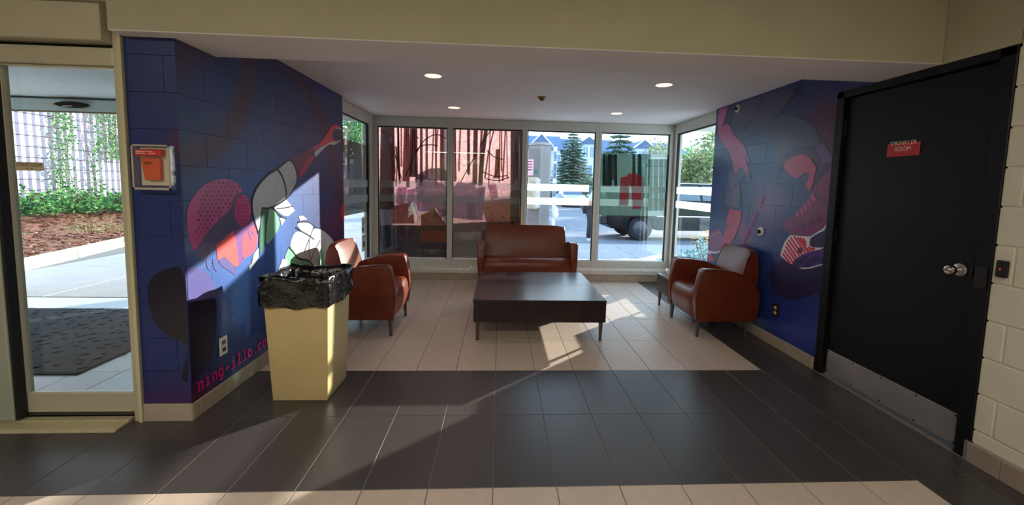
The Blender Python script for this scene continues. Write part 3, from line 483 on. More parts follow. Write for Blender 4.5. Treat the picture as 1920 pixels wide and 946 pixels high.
PRINT_TRUNKS=[((176,118,110),[(-1.835,2.253),(-1.776,2.254),(-1.777,1.926),(-1.776,1.595),(-1.845,1.593),(-1.839,1.924)]),((72,62,68),[(-1.761,2.255),(-1.571,2.261),(-1.574,1.653),(-1.57,1.035),(-1.793,1.031),(-1.775,1.648)]),((120,84,80),[(-1.425,2.261),(-1.379,2.262),(-1.388,1.86),(-1.393,1.453),(-1.448,1.451),(-1.438,1.858)]),((108,74,74),[(-1.396,2.262),(-1.353,2.263),(-1.347,1.818),(-1.342,1.367),(-1.392,1.366),(-1.392,1.817)]),((88,60,66),[(-1.336,2.263),(-1.23,2.267),(-1.227,1.896),(-1.221,1.522),(-1.345,1.519),(-1.339,1.893)]),((104,72,78),[(-1.192,2.268),(-1.153,2.269),(-1.152,1.834),(-1.149,1.393),(-1.193,1.392),(-1.192,1.833)]),((120,84,88),[(-1.111,2.27),(-1.077,2.271),(-1.075,1.9),(-1.072,1.525),(-1.112,1.524),(-1.111,1.899)]),((130,92,92),[(-0.9,2.277),(-0.838,2.279),(-0.833,1.885),(-0.828,1.488),(-0.9,1.486),(-0.899,1.884)]),((78,64,78),[(-0.808,2.279),(-0.76,2.281),(-0.757,1.952),(-0.752,1.62),(-0.807,1.618),(-0.806,1.95)]),((150,96,90),[(-1.63,2.005),(-1.587,2.006),(-1.564,1.729),(-1.548,1.449),(-1.597,1.448),(-1.609,1.728)]),((140,90,88),[(-1.558,1.964),(-1.532,1.965),(-1.499,1.72),(-1.476,1.472),(-1.506,1.472),(-1.526,1.719)]),((170,110,108),[(-1.474,2.259),(-1.451,2.26),(-1.451,1.965),(-1.45,1.667),(-1.477,1.666),(-1.475,1.964)]),((170,112,112),[(-0.944,2.275),(-0.923,2.276),(-0.939,1.947),(-0.948,1.615),(-0.973,1.614),(-0.961,1.946)]),((100,72,78),[(-0.718,2.257),(-0.666,2.258),(-0.661,1.866),(-0.655,1.47),(-0.715,1.469),(-0.716,1.865)]),((160,108,108),[(-0.615,2.26),(-0.589,2.26),(-0.598,1.943),(-0.602,1.624),(-0.632,1.623),(-0.625,1.943)]),((110,74,78),[(-0.503,2.259),(-0.46,2.26),(-0.455,1.924),(-0.448,1.584),(-0.498,1.583),(-0.5,1.922)]),((92,64,68),[(-0.408,2.262),(-0.343,2.264),(-0.344,1.851),(-0.34,1.434),(-0.416,1.432),(-0.412,1.849)]),((84,60,64),[(-0.253,2.266),(-0.196,2.268),(-0.241,1.843),(-0.266,1.414),(-0.332,1.412),(-0.3,1.841)]),((140,96,92),[(-0.123,2.27),(-0.101,2.271),(-0.173,1.899),(-0.218,1.524),(-0.243,1.523),(-0.195,1.898)]),((120,80,70),[(-0.074,1.962),(-0.009,1.964),(-0.013,1.747),(-0.013,1.529),(-0.089,1.527),(-0.082,1.745)]),((170,116,106),[(-0.006,2.274),(0.016,2.274),(0.023,1.958),(0.03,1.639),(0.005,1.638),(-0.0,1.958)]),((78,70,76),[(0.142,2.278),(0.264,2.282),(0.284,1.54),(0.307,0.783),(0.164,0.78),(0.154,1.537)]),((92,80,84),[(0.273,2.282),(0.339,2.284),(0.352,1.761),(0.368,1.229),(0.292,1.228),(0.283,1.759)])]
PRINT_BRANCHES=[[(-1.23,1.898),(-1.155,2.05),(-0.963,2.173),(-0.77,2.093)],[(-1.251,1.908),(-1.166,1.996),(-0.995,2.001),(-0.93,1.981)],[(-1.571,1.921),(-1.518,1.687),(-1.455,1.473)],[(-1.412,1.517),(-1.23,1.93)],[(-0.309,1.999),(-0.204,2.174),(-0.118,2.262)],[(-0.585,1.472),(-0.352,1.911)],[(-0.215,1.524),(-0.039,1.484),(0.135,1.554)],[(-0.2,1.937),(-0.089,1.832),(0.042,1.814)],[(-0.282,1.631),(-0.084,1.549),(0.113,1.576)],[(-0.023,1.79),(-0.053,1.615),(-0.106,1.527)],[(-1.294,2.184),(-1.209,2.08)]]
PANE_SHAPES=[((92,80,92),[(-1.252,1.546),(-1.054,1.651),(-0.855,1.668),(-0.754,1.621),(-0.753,1.47),(-1.252,1.484)]),((86,94,108),[(-1.835,1.045),(-1.6,1.074),(-1.59,0.464),(-1.828,0.371)]),((58,52,56),[(-1.837,0.792),(-0.768,0.811),(-0.765,0.282),(-1.841,0.268)]),((66,58,60),[(-0.711,0.837),(0.321,0.907),(0.335,0.296),(-0.706,0.283)]),((120,84,76),[(-0.297,1.177),(0.16,1.237),(0.168,0.853),(-0.19,0.846)]),((112,74,70),[(-1.637,1.074),(-1.301,1.156),(-1.276,0.827),(-1.601,0.821)]),((150,116,146),[(-1.524,1.365),(-1.376,1.373),(-1.416,1.098),(-1.538,1.121)]),((150,112,134),[(-1.381,1.33),(-1.252,1.358),(-1.252,1.157),(-1.371,1.079)]),((112,98,116),[(-1.239,1.509),(-1.153,1.561),(-1.028,1.501),(-0.853,1.43),(-0.773,1.369),(-0.77,0.964),(-0.875,0.911),(-0.951,1.062),(-1.101,1.008),(-1.227,1.019),(-1.252,1.258)]),((116,102,122),[(-0.708,1.396),(-0.603,1.474),(-0.502,1.438),(-0.377,1.479),(-0.363,1.378),(-0.224,1.407),(-0.267,0.896),(-0.471,0.898),(-0.704,0.927)]),((150,118,146),[(-0.312,1.379),(-0.219,1.387),(-0.252,0.902),(-0.344,0.921)]),((128,104,136),[(-0.511,1.147),(-0.373,1.175),(-0.344,0.908),(-0.483,0.898)]),((156,122,138),[(-0.179,1.433),(-0.058,1.448),(-0.029,1.246),(-0.145,1.205)]),((92,72,62),[(-1.176,0.956),(-0.976,1.061),(-0.768,0.811),(-0.798,0.707),(-1.176,0.701)]),((88,66,56),[(-1.151,0.732),(-0.793,0.72),(-0.817,0.553),(-1.176,0.573)]),((84,62,70),[(-1.489,0.798),(-1.251,0.802),(-1.276,0.623),(-1.502,0.645)]),((196,214,222),[(-1.277,1.333),(-1.239,1.354),(-1.212,1.329),(-1.212,1.271),(-1.247,1.253),(-1.277,1.278)]),((176,206,208),[(-1.339,1.143),(-1.264,1.157),(-1.247,1.056),(-1.289,1.0),(-1.351,1.024)]),((170,190,194),[(-1.252,1.005),(-1.222,1.006),(-1.194,0.859),(-1.226,0.838)])]
FILM_SHAPES=[((20,34,32),[(1.543,1.93),(1.584,1.931),(1.61,1.447),(1.556,1.446)]),((58,78,74),[(1.589,1.932),(1.615,1.932),(1.642,1.448),(1.603,1.447)]),((16,28,28),[(1.62,1.932),(1.678,1.934),(1.704,1.449),(1.634,1.447)]),((20,36,34),[(1.721,1.935),(1.761,1.936),(1.788,1.451),(1.736,1.45)]),((34,56,54),[(2.0,1.942),(2.042,1.944),(2.071,1.457),(2.017,1.456)]),((30,48,56),[(2.084,1.945),(2.136,1.946),(2.166,1.459),(2.101,1.458)]),((62,84,80),[(1.667,1.929),(1.721,1.93),(1.73,1.552),(1.689,1.541)]),((196,52,66),[(1.833,1.591),(1.922,1.603),(1.951,1.655),(2.004,1.646),(2.028,1.683),(2.078,1.638),(2.125,1.639),(2.206,1.594),(2.207,1.46),(2.208,1.118),(2.113,1.116),(2.04,1.104),(2.007,1.456),(1.99,1.497),(1.976,1.455),(1.973,1.165),(1.826,1.162),(1.829,1.452)]),((150,36,52),[(2.0,1.497),(1.988,1.528),(2.011,1.451),(1.992,1.445)]),((88,138,120),[(2.245,1.872),(2.318,1.874),(2.358,1.089),(2.284,1.088)]),((88,138,120),[(2.329,1.875),(2.402,1.877),(2.444,1.091),(2.369,1.09)]),((88,138,120),[(2.413,1.877),(2.486,1.879),(2.529,1.093),(2.454,1.091)]),((88,138,120),[(2.497,1.879),(2.571,1.881),(2.614,1.094),(2.539,1.093)]),((150,196,186),[(2.155,1.768),(2.192,1.769),(2.21,1.087),(2.173,1.086)]),((110,170,160),[(2.211,1.81),(2.242,1.811),(2.273,1.088),(2.242,1.087)]),((26,46,44),[(2.245,1.77),(2.582,1.779),(2.582,1.77),(2.245,1.762)]),((26,46,44),[(2.253,1.604),(2.591,1.612),(2.591,1.604),(2.253,1.596)]),((26,46,44),[(2.262,1.431),(2.6,1.438),(2.601,1.43),(2.262,1.422)]),((26,46,44),[(2.27,1.265),(2.61,1.272),(2.61,1.264),(2.27,1.257)])]
# ------------------------------------------------------------------ mural wall paint
def mural_mat(name, base, axis, spots, rough=.42):
    """sprayed wall paint: soft coloured clouds (discs and rings) in wall metres over a base blue"""
    m = bpy.data.materials.new(name); m.use_nodes = True
    n = m.node_tree.nodes; l = m.node_tree.links; p = n['Principled BSDF']
    p.inputs['Roughness'].default_value = rough; p.inputs['Specular IOR Level'].default_value = .5
    g = n.new('ShaderNodeNewGeometry'); sp = n.new('ShaderNodeSeparateXYZ'); l.new(g.outputs['Position'], sp.inputs[0])
    cb = n.new('ShaderNodeCombineXYZ'); l.new(sp.outputs[axis], cb.inputs[0]); l.new(sp.outputs['Z'], cb.inputs[1])
    nz = n.new('ShaderNodeTexNoise'); nz.inputs['Scale'].default_value = 2.2; nz.inputs['Detail'].default_value = 3
    l.new(cb.outputs[0], nz.inputs['Vector'])
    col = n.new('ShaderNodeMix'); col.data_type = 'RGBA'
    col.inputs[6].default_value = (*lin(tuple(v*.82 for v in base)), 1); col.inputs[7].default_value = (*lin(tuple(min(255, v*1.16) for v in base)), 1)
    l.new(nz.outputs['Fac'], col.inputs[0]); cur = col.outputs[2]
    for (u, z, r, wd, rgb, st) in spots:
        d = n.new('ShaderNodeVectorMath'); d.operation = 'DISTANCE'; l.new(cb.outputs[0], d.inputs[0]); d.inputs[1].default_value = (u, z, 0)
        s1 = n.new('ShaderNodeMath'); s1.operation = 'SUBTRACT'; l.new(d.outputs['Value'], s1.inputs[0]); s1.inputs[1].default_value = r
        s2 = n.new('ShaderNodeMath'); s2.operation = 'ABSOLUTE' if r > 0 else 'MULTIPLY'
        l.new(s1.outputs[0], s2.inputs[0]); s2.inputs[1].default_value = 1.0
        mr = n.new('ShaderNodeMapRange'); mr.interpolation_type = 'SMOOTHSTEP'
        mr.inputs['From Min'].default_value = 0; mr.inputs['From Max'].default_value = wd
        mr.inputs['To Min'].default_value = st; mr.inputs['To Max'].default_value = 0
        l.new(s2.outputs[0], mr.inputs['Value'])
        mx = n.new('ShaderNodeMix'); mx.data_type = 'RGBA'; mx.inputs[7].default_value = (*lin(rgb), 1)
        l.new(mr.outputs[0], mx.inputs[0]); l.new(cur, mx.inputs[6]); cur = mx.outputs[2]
    l.new(cur, p.inputs['Base Color'])
    b = n.new('ShaderNodeBump'); b.inputs['Strength'].default_value = .22; b.inputs['Distance'].default_value = .004
    n2 = n.new('ShaderNodeTexNoise'); n2.inputs['Scale'].default_value = 55; l.new(g.outputs['Position'], n2.inputs['Vector'])
    l.new(n2.outputs['Fac'], b.inputs['Height']); l.new(b.outputs[0], p.inputs['Normal'])
    MATS[name] = m
    return m
m_blue_l = mural_mat('blue_mural_paint', (24, 46, 98), 'Y', [(3.1, 1.0, 0, 1.15, (44, 90, 164), .9),  # first disc: lighter blue centre, part spray, part light falloff painted in
    (2.30, 2.30, .755, .17, (64, 24, 44), .85), (3.3, 1.1, 1.33, .18, (62, 24, 48), .75),
    (4.45, .95, 0, .45, (104, 34, 88), .8), (2.35, -.05, 0, .42, (96, 26, 66), .95), (4.3, 1.25, 0, .18, (52, 70, 160), .4)])
m_blue_p = mural_mat('blue_pier_paint', (29, 44, 98), 'X', [(-1.9, -.25, 0, .62, (100, 26, 66), .95), (-1.78, 1.62, 0, .16, (82, 26, 46), .7)])
m_blue_r = mural_mat('blue_right_mural_paint', (28, 52, 112), 'Y', [
    (3.15, 1.95, 0, .55, (74, 28, 64), .8), (3.75, 1.28, 0, .35, (128, 74, 128), .6), (4.1, 1.0, 0, .3, (150, 70, 112), .55),
    (3.30, .18, 0, .5, (46, 60, 158), .7), (4.55, 1.4, 0, .4, (58, 84, 156), .5)], rough=.3)

# ------------------------------------------------------------------ floor
TW, TL, TX0, TY0 = .3048, .6096, -.0083, 1.8074
def tile_grid(parent, x0, x1, y0, y1, rule, skip=None, top=0.0):
    cache = {}
    i0 = math.floor((x0-TX0)/TW); i1 = math.ceil((x1-TX0)/TW); j0 = math.floor((y0-TY0)/TL-1e-6); j1 = math.ceil((y1-TY0)/TL)
    for j in range(j0, j1):
        for i in range(i0, i1):
            a0 = max(x0, TX0+i*TW+.0023); a1 = min(x1, TX0+(i+1)*TW-.0023); b0 = max(y0, TY0+j*TL+.0015); b1 = min(y1, TY0+(j+1)*TL-.0015)
            if a1-a0 < .02 or b1-b0 < .02: continue
            m = rule(i, j)
            if m is None: continue
            key = (round(a1-a0, 3), round(b1-b0, 3), m.name)
            c = ((a0+a1)/2, (b0+b1)/2, top)
            if key in cache: share(cache[key], 'floor_tile', parent, c)
            else: cache[key] = MB().box(a0, a1, b0, b1, top-.012, top).build('floor_tile', m, parent, bevel=.0009, seg=1, origin=c)
floor = MB().box(-7, 2.60, -6.2, 2.43, -.14, -.0022).box(-1.86, 2.60, 2.43, 6.02, -.14, -.0022).build('floor', m_grout, kind='structure',
    label='floor of dark and light grey rectangular tiles in bands', origin=(0, 2, -.14))
def rule_main(i, j):
    if i >= 7: return m_dark_tile
    if 0 <= j < 2: return m_dark_tile
    return m_light_tile
tile_grid(floor, -3.97, 2.553, -.02, 2.4155, rule_main)
tile_grid(floor, -1.79, 2.553, 2.4185, 5.985, rule_main)
floor_v = MB().box(-6.3, -2.07, 2.43, 4.80, -.14, -.0022).build('floor_vestibule', m_grout, kind='structure', label='pale tiled floor of the entrance vestibule', origin=(-4, 3.6, -.14))
m_white_tile = mat('vestibule_tile', (198, 200, 200), .3, var=.04, scale=12)
tile_grid(floor_v, -5.9, -2.08, 2.47, 4.50, lambda i, j: m_white_tile)

# ------------------------------------------------------------------ block walls
def block_wall(parent, m, u0, u1, z0, z1, thick, axis, face, cut=None, name='wall_block', gap=.005, phase=0., bev=.003, skip_m=None):
    """concrete blocks 0.39 x 0.20 in running bond; axis = run direction; face = (near, far) coordinates across the wall"""
    cache = {}; c = 0; z = z0
    while z < z1-.02:
        zt = min(z+.2, z1); u = u0-(.2 if c % 2 else 0)-phase
        while u < u1-1e-6:
            a0 = max(u, u0); a1 = min(u+.4, u1)
            if a1-a0 > .03:
                g0 = gap/2 if a0 > u0+1e-6 else 0; g1 = gap/2 if a1 < u1-1e-6 else 0
                zz0 = z+gap/2; zz1 = zt-(gap/2 if zt < z1-1e-6 else 0)
                key = (round(a1-a0, 3), round(zz1-zz0, 3), g0 > 0, g1 > 0)
                cu = (a0+a1)/2; cv = (face[0]+face[1])/2
                ctr = (cu, cv, zz0) if axis == 'x' else (cv, cu, zz0)
                if key in cache: share(cache[key], name, parent, ctr)
                else:
                    bxs = (a0+g0, a1-g1, *face, zz0, zz1) if axis == 'x' else (*face, a0+g0, a1-g1, zz0, zz1)
                    cache[key] = MB().box(*bxs).build(name, m, parent, bevel=bev, seg=2, origin=ctr)
            u += .4
        z += .2; c += 1
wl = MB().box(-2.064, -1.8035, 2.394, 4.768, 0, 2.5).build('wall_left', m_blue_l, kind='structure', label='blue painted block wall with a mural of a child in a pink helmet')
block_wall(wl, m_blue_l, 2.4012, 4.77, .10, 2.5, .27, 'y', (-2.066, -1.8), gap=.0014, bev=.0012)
# pier face towards the camera (short end of the mural wall)
wp = MB().box(-2.066, -1.806, 2.393, 2.42, 0, 2.19).build('wall_pier', m_blue_p, kind='structure', label='narrow blue painted end of the mural wall beside the entrance door')
block_wall(wp, m_blue_p, -2.068, -1.8005, .10, 2.19, .02, 'x', (2.389, 2.405), gap=.002, bev=.002)
wr = MB().box(2.5735, 2.77, 3.034, 4.798, 0, 2.5).build('wall_right', m_blue_r, kind='structure', label='blue painted block wall with a mural of boots and a pink hand')
block_wall(wr, m_blue_r, 3.03, 4.80, .10, 2.5, .2, 'y', (2.57, 2.77), gap=.0014, bev=.0012)
box('wall_lintel', m_blue_r, wr, (2.571, 2.77, 2.72, 3.03, 2.193, 2.5))
m_cream_block = mat('cream_block_paint', (212, 206, 186), .5, var=.04, scale=4, bump=.2, bscale=90)
wc = MB().box(2.576, 2.77, -1.2, 1.938, 0, 2.9).build('wall_right_cream', m_cream_block, kind='structure', label='cream painted concrete block wall right of the black door')
block_wall(wc, m_cream_block, -.42, 1.944, .18, 2.19, .2, 'y', (2.57, 2.77), gap=.008, bev=.005, phase=.12)
MB().box(2.572, 2.77, -1.2, 1.944, .108, .176).build('wall_block', m_cream_block, wc, bevel=.004)
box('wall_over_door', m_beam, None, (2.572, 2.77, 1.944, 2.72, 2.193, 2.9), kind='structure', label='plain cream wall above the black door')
# front hall shell (behind and around the camera)
m_hall = mat('hall_paint', (196, 188, 160), .7, var=.04, scale=2)
box('wall_hall_rear', m_hall, None, (-7, 2.77, -6.2, -6.05, 0, 2.9), kind='structure', label='cream rear wall of the hall behind the viewer')
box('wall_hall_left', m_hall, None, (-7.1, -6.95, -6.2, 2.45, 0, 2.9), kind='structure', label='cream side wall of the hall far to the left')
box('wall_hall_right', m_hall, None, (2.60, 2.77, -6.2, -1.2, 0, 2.9), kind='structure', label='cream wall of the hall on the right behind the viewer')
box('ceiling_hall', mat('hall_ceiling', (222, 218, 206), .85), None, (-7.1, 2.77, -6.2, 2.72, 2.9, 3.0), kind='structure', label='white ceiling of the front hall')
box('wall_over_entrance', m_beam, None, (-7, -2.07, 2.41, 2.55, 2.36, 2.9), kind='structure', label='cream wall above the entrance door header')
box('wall_entrance_left', m_cream, None, (-7, -3.95, 2.41, 2.55, 0, 2.36), kind='structure', label='cream wall left of the entrance door')
# beam and alcove ceiling
bm_ = MB()
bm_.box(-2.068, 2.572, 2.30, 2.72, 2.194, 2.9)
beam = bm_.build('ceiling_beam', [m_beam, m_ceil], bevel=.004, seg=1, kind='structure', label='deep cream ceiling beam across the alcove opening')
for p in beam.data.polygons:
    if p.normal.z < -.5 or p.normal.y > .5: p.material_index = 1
box('ceiling', m_ceil, None, (-1.93, 2.72, 2.72, 6.18, 2.392, 2.5), kind='structure', label='low white ceiling over the seating alcove')

# ------------------------------------------------------------------ baseboards (ceramic tile skirting)
def skirting(name, label, x0, x1, y0, y1, axis, h=.10, m=m_base_tile, step=.6096, start=None, ends=0.):
    b = MB().box(x0+.001, x1-.001, y0+.001, y1-.001, 0, h-.004).build(name, m_grout, kind='structure', label=label)
    a0, a1 = (x0, x1) if axis == 'x' else (y0, y1)
    u = start if start is not None else a0
    u -= math.ceil((u-a0)/step)*step if u > a0 else 0
    while u < a1:
        s0, s1 = max(u+.0015, a0), min(u+step-.0015, a1)
        if s1-s0 > .012:
            bx = (s0, s1, y0-.001, y1, 0, h) if axis == 'x' else (x0-.001, x1+.001, s0, s1, 0, h)
            MB().box(*bx).build('baseboard_tile', m, b, bevel=.002, seg=1)
        u += step
    return b
skirting('baseboard_left', 'beige tile skirting under the helmet mural', -1.80, -1.789, 2.383, 5.98, 'y', start=2.435)
skirting('baseboard_pier', 'beige tile skirting on the short end of the mural wall', -2.07, -1.793, 2.378, 2.389, 'x', h=.105, start=-2.07)
skirting('baseboard_back', 'beige tile skirting under the rear windows', -1.79, 2.56, 5.985, 6.0, 'x', h=.112, start=-.78)
skirting('baseboard_right', 'beige tile skirting under the boots mural', 2.556, 2.569, 3.04, 5.98, 'y', start=3.075)
skirting('baseboard_right_front', 'beige tile skirting on the cream block wall', 2.552, 2.570, -1.2, 1.946, 'y', h=.106, start=1.80, m=mat('taupe_skirting_tile', (150, 132, 118), .45, var=.08, scale=9))
box('trim_1', mat('skirting_edge_trim', (150, 158, 156), .35, metal=.6), None, (2.553, 2.569, 1.946, 1.962, 0, .108), kind='structure', label='metal edge trim at the end of the skirting beside the door')

# ------------------------------------------------------------------ low wall and sill under the windows
m_sill = mat('cream_sill_tile', (206, 200, 190), .25, var=.04, scale=10, rvar=.03)
wb = MB().box(-1.93, 2.69, 6.0, 6.17, 0, .108).build('wall_back', m_cream, kind='structure', label='low wall under the rear windows')
box('wall_back_left', m_cream, None, (-1.95, -1.80, 4.77, 6.0, 0, .108), kind='structure', label='low wall under the left side window')
box('wall_back_right', m_cream, None, (2.57, 2.71, 4.80, 6.0, 0, .108), kind='structure', label='low wall under the right side window')
sill = MB().box(-1.86, 2.62, 6.0, 6.06, .11, .17).build('trim_2', m_grout, kind='structure', label='cream bullnose tile sill under the rear windows')
c0 = None
u = -1.81
while u < 2.56:
    s1 = min(u+.2, 2.575)
    pr = [(5.972, .112), (5.972, .165), (5.976, .178), (5.987, .186), (6.062, .204), (6.062, .112)]
    if c0 is not None and s1-u > .199: share(c0, 'sill_tile', sill, (u, 6.0, .11))
    else:
        o = MB().prism(pr, 'x', u+.0015, s1-.0015).build('sill_tile', m_sill, sill, origin=(u, 6.0, .11)); c0 = c0 or o
    u += .2
for nm, lab, xa, xb, ya, yb in (('trim_3', 'cream bullnose tile sill under the left side window', -1.862, -1.775, 4.78, 5.97), ('trim_4', 'cream bullnose tile sill under the right side window', 2.54, 2.622, 4.81, 5.97)):
    s_ = MB().box(xa+.01, xb-.01, ya, yb, .11, .17).build(nm, m_grout, kind='structure', label=lab)
    u = ya; c1 = None
    while u < yb-.02:
        e = min(u+.2, yb)
        if c1 is not None and e-u > .199: share(c1, 'sill_tile', s_, ((xa+xb)/2, u, .11))
        else:
            o = MB().box(xa, xb, u+.0015, e-.0015, .112, .192).build('sill_tile', m_sill, s_, bevel=.008, origin=((xa+xb)/2, u, .11)); c1 = c1 or o
        u += .2

# ------------------------------------------------------------------ windows
ZB, ZT = .302, 2.252
def window(name, label, axis, a0, a1, p, s, film=None, g0=None, g1=None, stripes=True, frost_w=0.0):
    """axis: run direction, a0-a1: outer frame extents, p: inner frame face, s: outward sign"""
    T = thing(name, (((a0+a1)/2, p, .2) if axis == 'x' else (p, (a0+a1)/2, .2)), label=label, kind='structure')
    def bx(u0, u1, d0, d1, z0, z1):
        d = sorted((p+s*d0, p+s*d1))
        return (u0, u1, d[0], d[1], z0, z1) if axis == 'x' else (d[0], d[1], u0, u1, z0, z1)
    for nm, q in (('frame_stile', (a0, g0, 0, .1, .2, 2.39)), ('frame_stile', (g1, a1, 0, .1, .2, 2.39)), ('frame_rail', (g0, g1, 0, .1, .2, ZB)), ('frame_rail', (g0, g1, 0, .1, ZT, 2.39))):
        MB().box(*bx(*q)).build(nm, m_frame, T, bevel=.004, seg=1)
    k = MB()
    for q in ((g0, g0+.012, .025, .06, ZB, ZT), (g1-.012, g1, .025, .06, ZB, ZT), (g0, g1, .025, .06, ZT-.016, ZT)): k.box(*bx(*q))
    k.build('gasket', m_gasket, T)
    MB().box(*bx(g0, g1, .025, .06, ZB, ZB+.012)).build('glazing_bead', mat('bright_bead', (214, 222, 228), .3, metal=.5), T)
    MB().box(*bx(g0, g1, .040, .044, ZB, ZT)).build('glass', m_glass, T)
    if stripes:
        for z0, z1 in ((1.36, 1.462), (1.152, 1.255)):
            MB().sheet(*bx(g0+.012, g1-.012-frost_w, .0375, .0385, z0, z1)).build('frosted_stripe', m_frost, T)
    if film:
        MB().sheet(*bx(g0+.012, g1-.012, .046, .047, 1.008, 1.95)).build('tinted_film', film, T)
    return T
W1 = window('window_1', 'leftmost rear window pane covered by a pink forest print', 'x', -1.86, -.746, 6.06, 1, g0=-1.80, g1=-.785)
W2 = window('window_2', 'second rear window pane covered by a pink forest print', 'x', -.746, .358, 6.06, 1, g0=-.708, g1=.319)
W3 = window('window_3', 'clear rear window pane with two white stripes showing the street', 'x', .358, 1.465, 6.06, 1, g0=.398, g1=1.421, frost_w=.06)
W4 = window('window_4', 'rear window pane with a dark film across its middle', 'x', 1.465, 2.62, 6.06, 1, film=m_film, g0=1.51, g1=2.56)
W5 = window('window_5', 'left side window with dark film and two paper notices', 'y', 4.775, 6.06, -1.86, -1, film=m_film_l, g0=4.83, g1=5.94)
W6 = window('window_6', 'right side window with two white stripes beside the boots mural', 'y', 4.805, 6.06, 2.62, 1, g0=4.85, g1=6.0)
box('trim_5', m_frame, None, (-1.96, -1.86, 6.06, 6.16, .2, 2.39), kind='structure', label='corner post of the window frames on the left')
box('trim_6', m_frame, None, (2.62, 2.72, 6.06, 6.16, .2, 2.39), kind='structure', label='corner post of the window frames on the right')
# ------------------------------------------------------------------ painted mural shapes (flat paint, real place on the wall)
PAINT = {}
def paint(rgb):
    k = 'mural_paint_%d_%d_%d' % rgb
    return mat(k, rgb, .30, spec=.5, var=.05, scale=12)
def chaikin(pts, it=2):
    for _ in range(it):
        q = []
        for i in range(len(pts)):
            a, b = pts[i], pts[(i+1) % len(pts)]
            q += [(a[0]*.75+b[0]*.25, a[1]*.75+b[1]*.25), (a[0]*.25+b[0]*.75, a[1]*.25+b[1]*.75)]
        pts = q
    return pts
def smooth_line(pts, it=2):
    if len(pts) < 3: return pts
    for _ in range(it):
        q = [pts[0]]
        for a, b in zip(pts, pts[1:]):
            q += [(a[0]*.75+b[0]*.25, a[1]*.75+b[1]*.25), (a[0]*.25+b[0]*.75, a[1]*.25+b[1]*.75)]
        pts = q+[pts[-1]]
    return pts
def strip(pts, wd):
    """polyline of (u, v) -> left and right offset points"""
    L, R = [], []
    for i, p in enumerate(pts):
        a = pts[max(i-1, 0)]; b = pts[min(i+1, len(pts)-1)]
        dx, dy = b[0]-a[0], b[1]-a[1]; n = math.hypot(dx, dy) or 1
        t = wd/2
        L.append((p[0]-dy/n*t, p[1]+dx/n*t)); R.append((p[0]+dy/n*t, p[1]-dx/n*t))
    return L, R
def mural(data, parent, to3d, ulim=None, step=.0004):
    els = {}; cnt = [0]
    for e in data: els.setdefault(e[0], []).append(e)
    for nm, lst in els.items():
        mb = MB(); ms = []
        for (_, ly, kind, rgb, sm, pts) in lst:
            m = paint(rgb)
            if m not in ms: ms.append(m)
            mb.mat(ms.index(m)); cnt[0] += 1; off = .0010+ly*step+cnt[0]*.000012
            if kind == 'P':
                pp = chaikin(pts, 2) if sm else pts
                if ulim: pp = [(min(max(u, ulim[0]), ulim[1]), v) for u, v in pp]
                mb.add([to3d(u, v, off) for u, v in pp], [tuple(range(len(pp)))])
            else:
                L, R = strip(smooth_line(pts), sm)
                if ulim: L = [(min(max(u, ulim[0]), ulim[1]), v) for u, v in L]; R = [(min(max(u, ulim[0]), ulim[1]), v) for u, v in R]
                n = len(L)
                mb.add([to3d(u, v, off) for u, v in L+R], [(i, i+1, n+i+1, n+i) for i in range(n-1)])
        o = mb.build(nm, ms, parent, recalc=False)
mural(MURAL_L, wl, lambda u, v, o: (-1.8+o, u, v), (2.40, 4.768))
mural(MURAL_P, wp, lambda u, v, o: (u, 2.389-o, v), (-2.06, -1.802))
mural(MURAL_R, wr, lambda u, v, o: (2.57-o, u, v), (3.032, 4.798))
# slab-serif stroke lettering of the web address painted on both murals
GL = {
 'n': [[(.0, 1), (.25, 1), (.25, 0)], [(.25, .75), (.4, .95), (.6, 1), (.78, .88), (.8, .7), (.8, 0)], [(.08, 0), (.42, 0)], [(.64, 0), (.96, 0)]],
 'i': [[(.25, 1), (.5, 1), (.5, 0)], [(.12, 0), (.88, 0)], [(.44, 1.38), (.6, 1.38)]],
 'g': [[(.8, 1), (.8, -.2), (.7, -.38), (.4, -.42), (.15, -.36)], [(.8, .8), (.6, .98), (.35, .98), (.15, .8), (.12, .5), (.15, .2), (.35, .02), (.6, .02), (.8, .22)], [(.8, 1), (.96, 1)]],
 '-': [[(.15, .5), (.85, .5)]],
 'l': [[(.2, 1.5), (.5, 1.5), (.5, 0)], [(.12, 0), (.88, 0)]],
 'o': [[(.5, 1), (.22, .88), (.1, .5), (.22, .12), (.5, 0), (.78, .12), (.9, .5), (.78, .88), (.5, 1)]],
 '.': [[(.42, .06), (.6, .06)]],
 'c': [[(.85, .8), (.7, .96), (.45, 1), (.2, .86), (.1, .5), (.2, .14), (.45, 0), (.7, .04), (.88, .2)]],
 'm': [[(.0, 1), (.14, 1), (.14, 0)], [(.14, .8), (.3, 1), (.46, .9), (.5, .7), (.5, 0)], [(.5, .8), (.66, 1), (.84, .9), (.88, .7), (.88, 0)]]}
def stroke_text(name, body, org, ud, vd, pitch, xh, wd, m, parent, to3d):
    mb = MB()
    for k, ch in enumerate(body):
        for pl in GL[ch]:
            pts = [(org[0]+ud[0]*(k*pitch+x*pitch*.86)+vd[0]*y*xh, org[1]+ud[1]*(k*pitch+x*pitch*.86)+vd[1]*y*xh) for x, y in pl]
            if ch in 'gco': pts = smooth_line(pts, 1)
            L, R = strip(pts, wd); n = len(L)
            mb.add([to3d(*q) for q in L+R], [(i, i+1, n+i+1, n+i) for i in range(n-1)])
    return mb.build(name, m, parent, recalc=False)
m_pink_l = mat('pink_lettering', (236, 30, 136), .4)
stroke_text('painted_lettering', 'ning-illo.com', (2.432, .152), (1, 0), (0, 1), .0605, .050, .0135, m_pink_l, wl, lambda u, v: (-1.795, u, v))
_n = math.hypot(.275, .49)
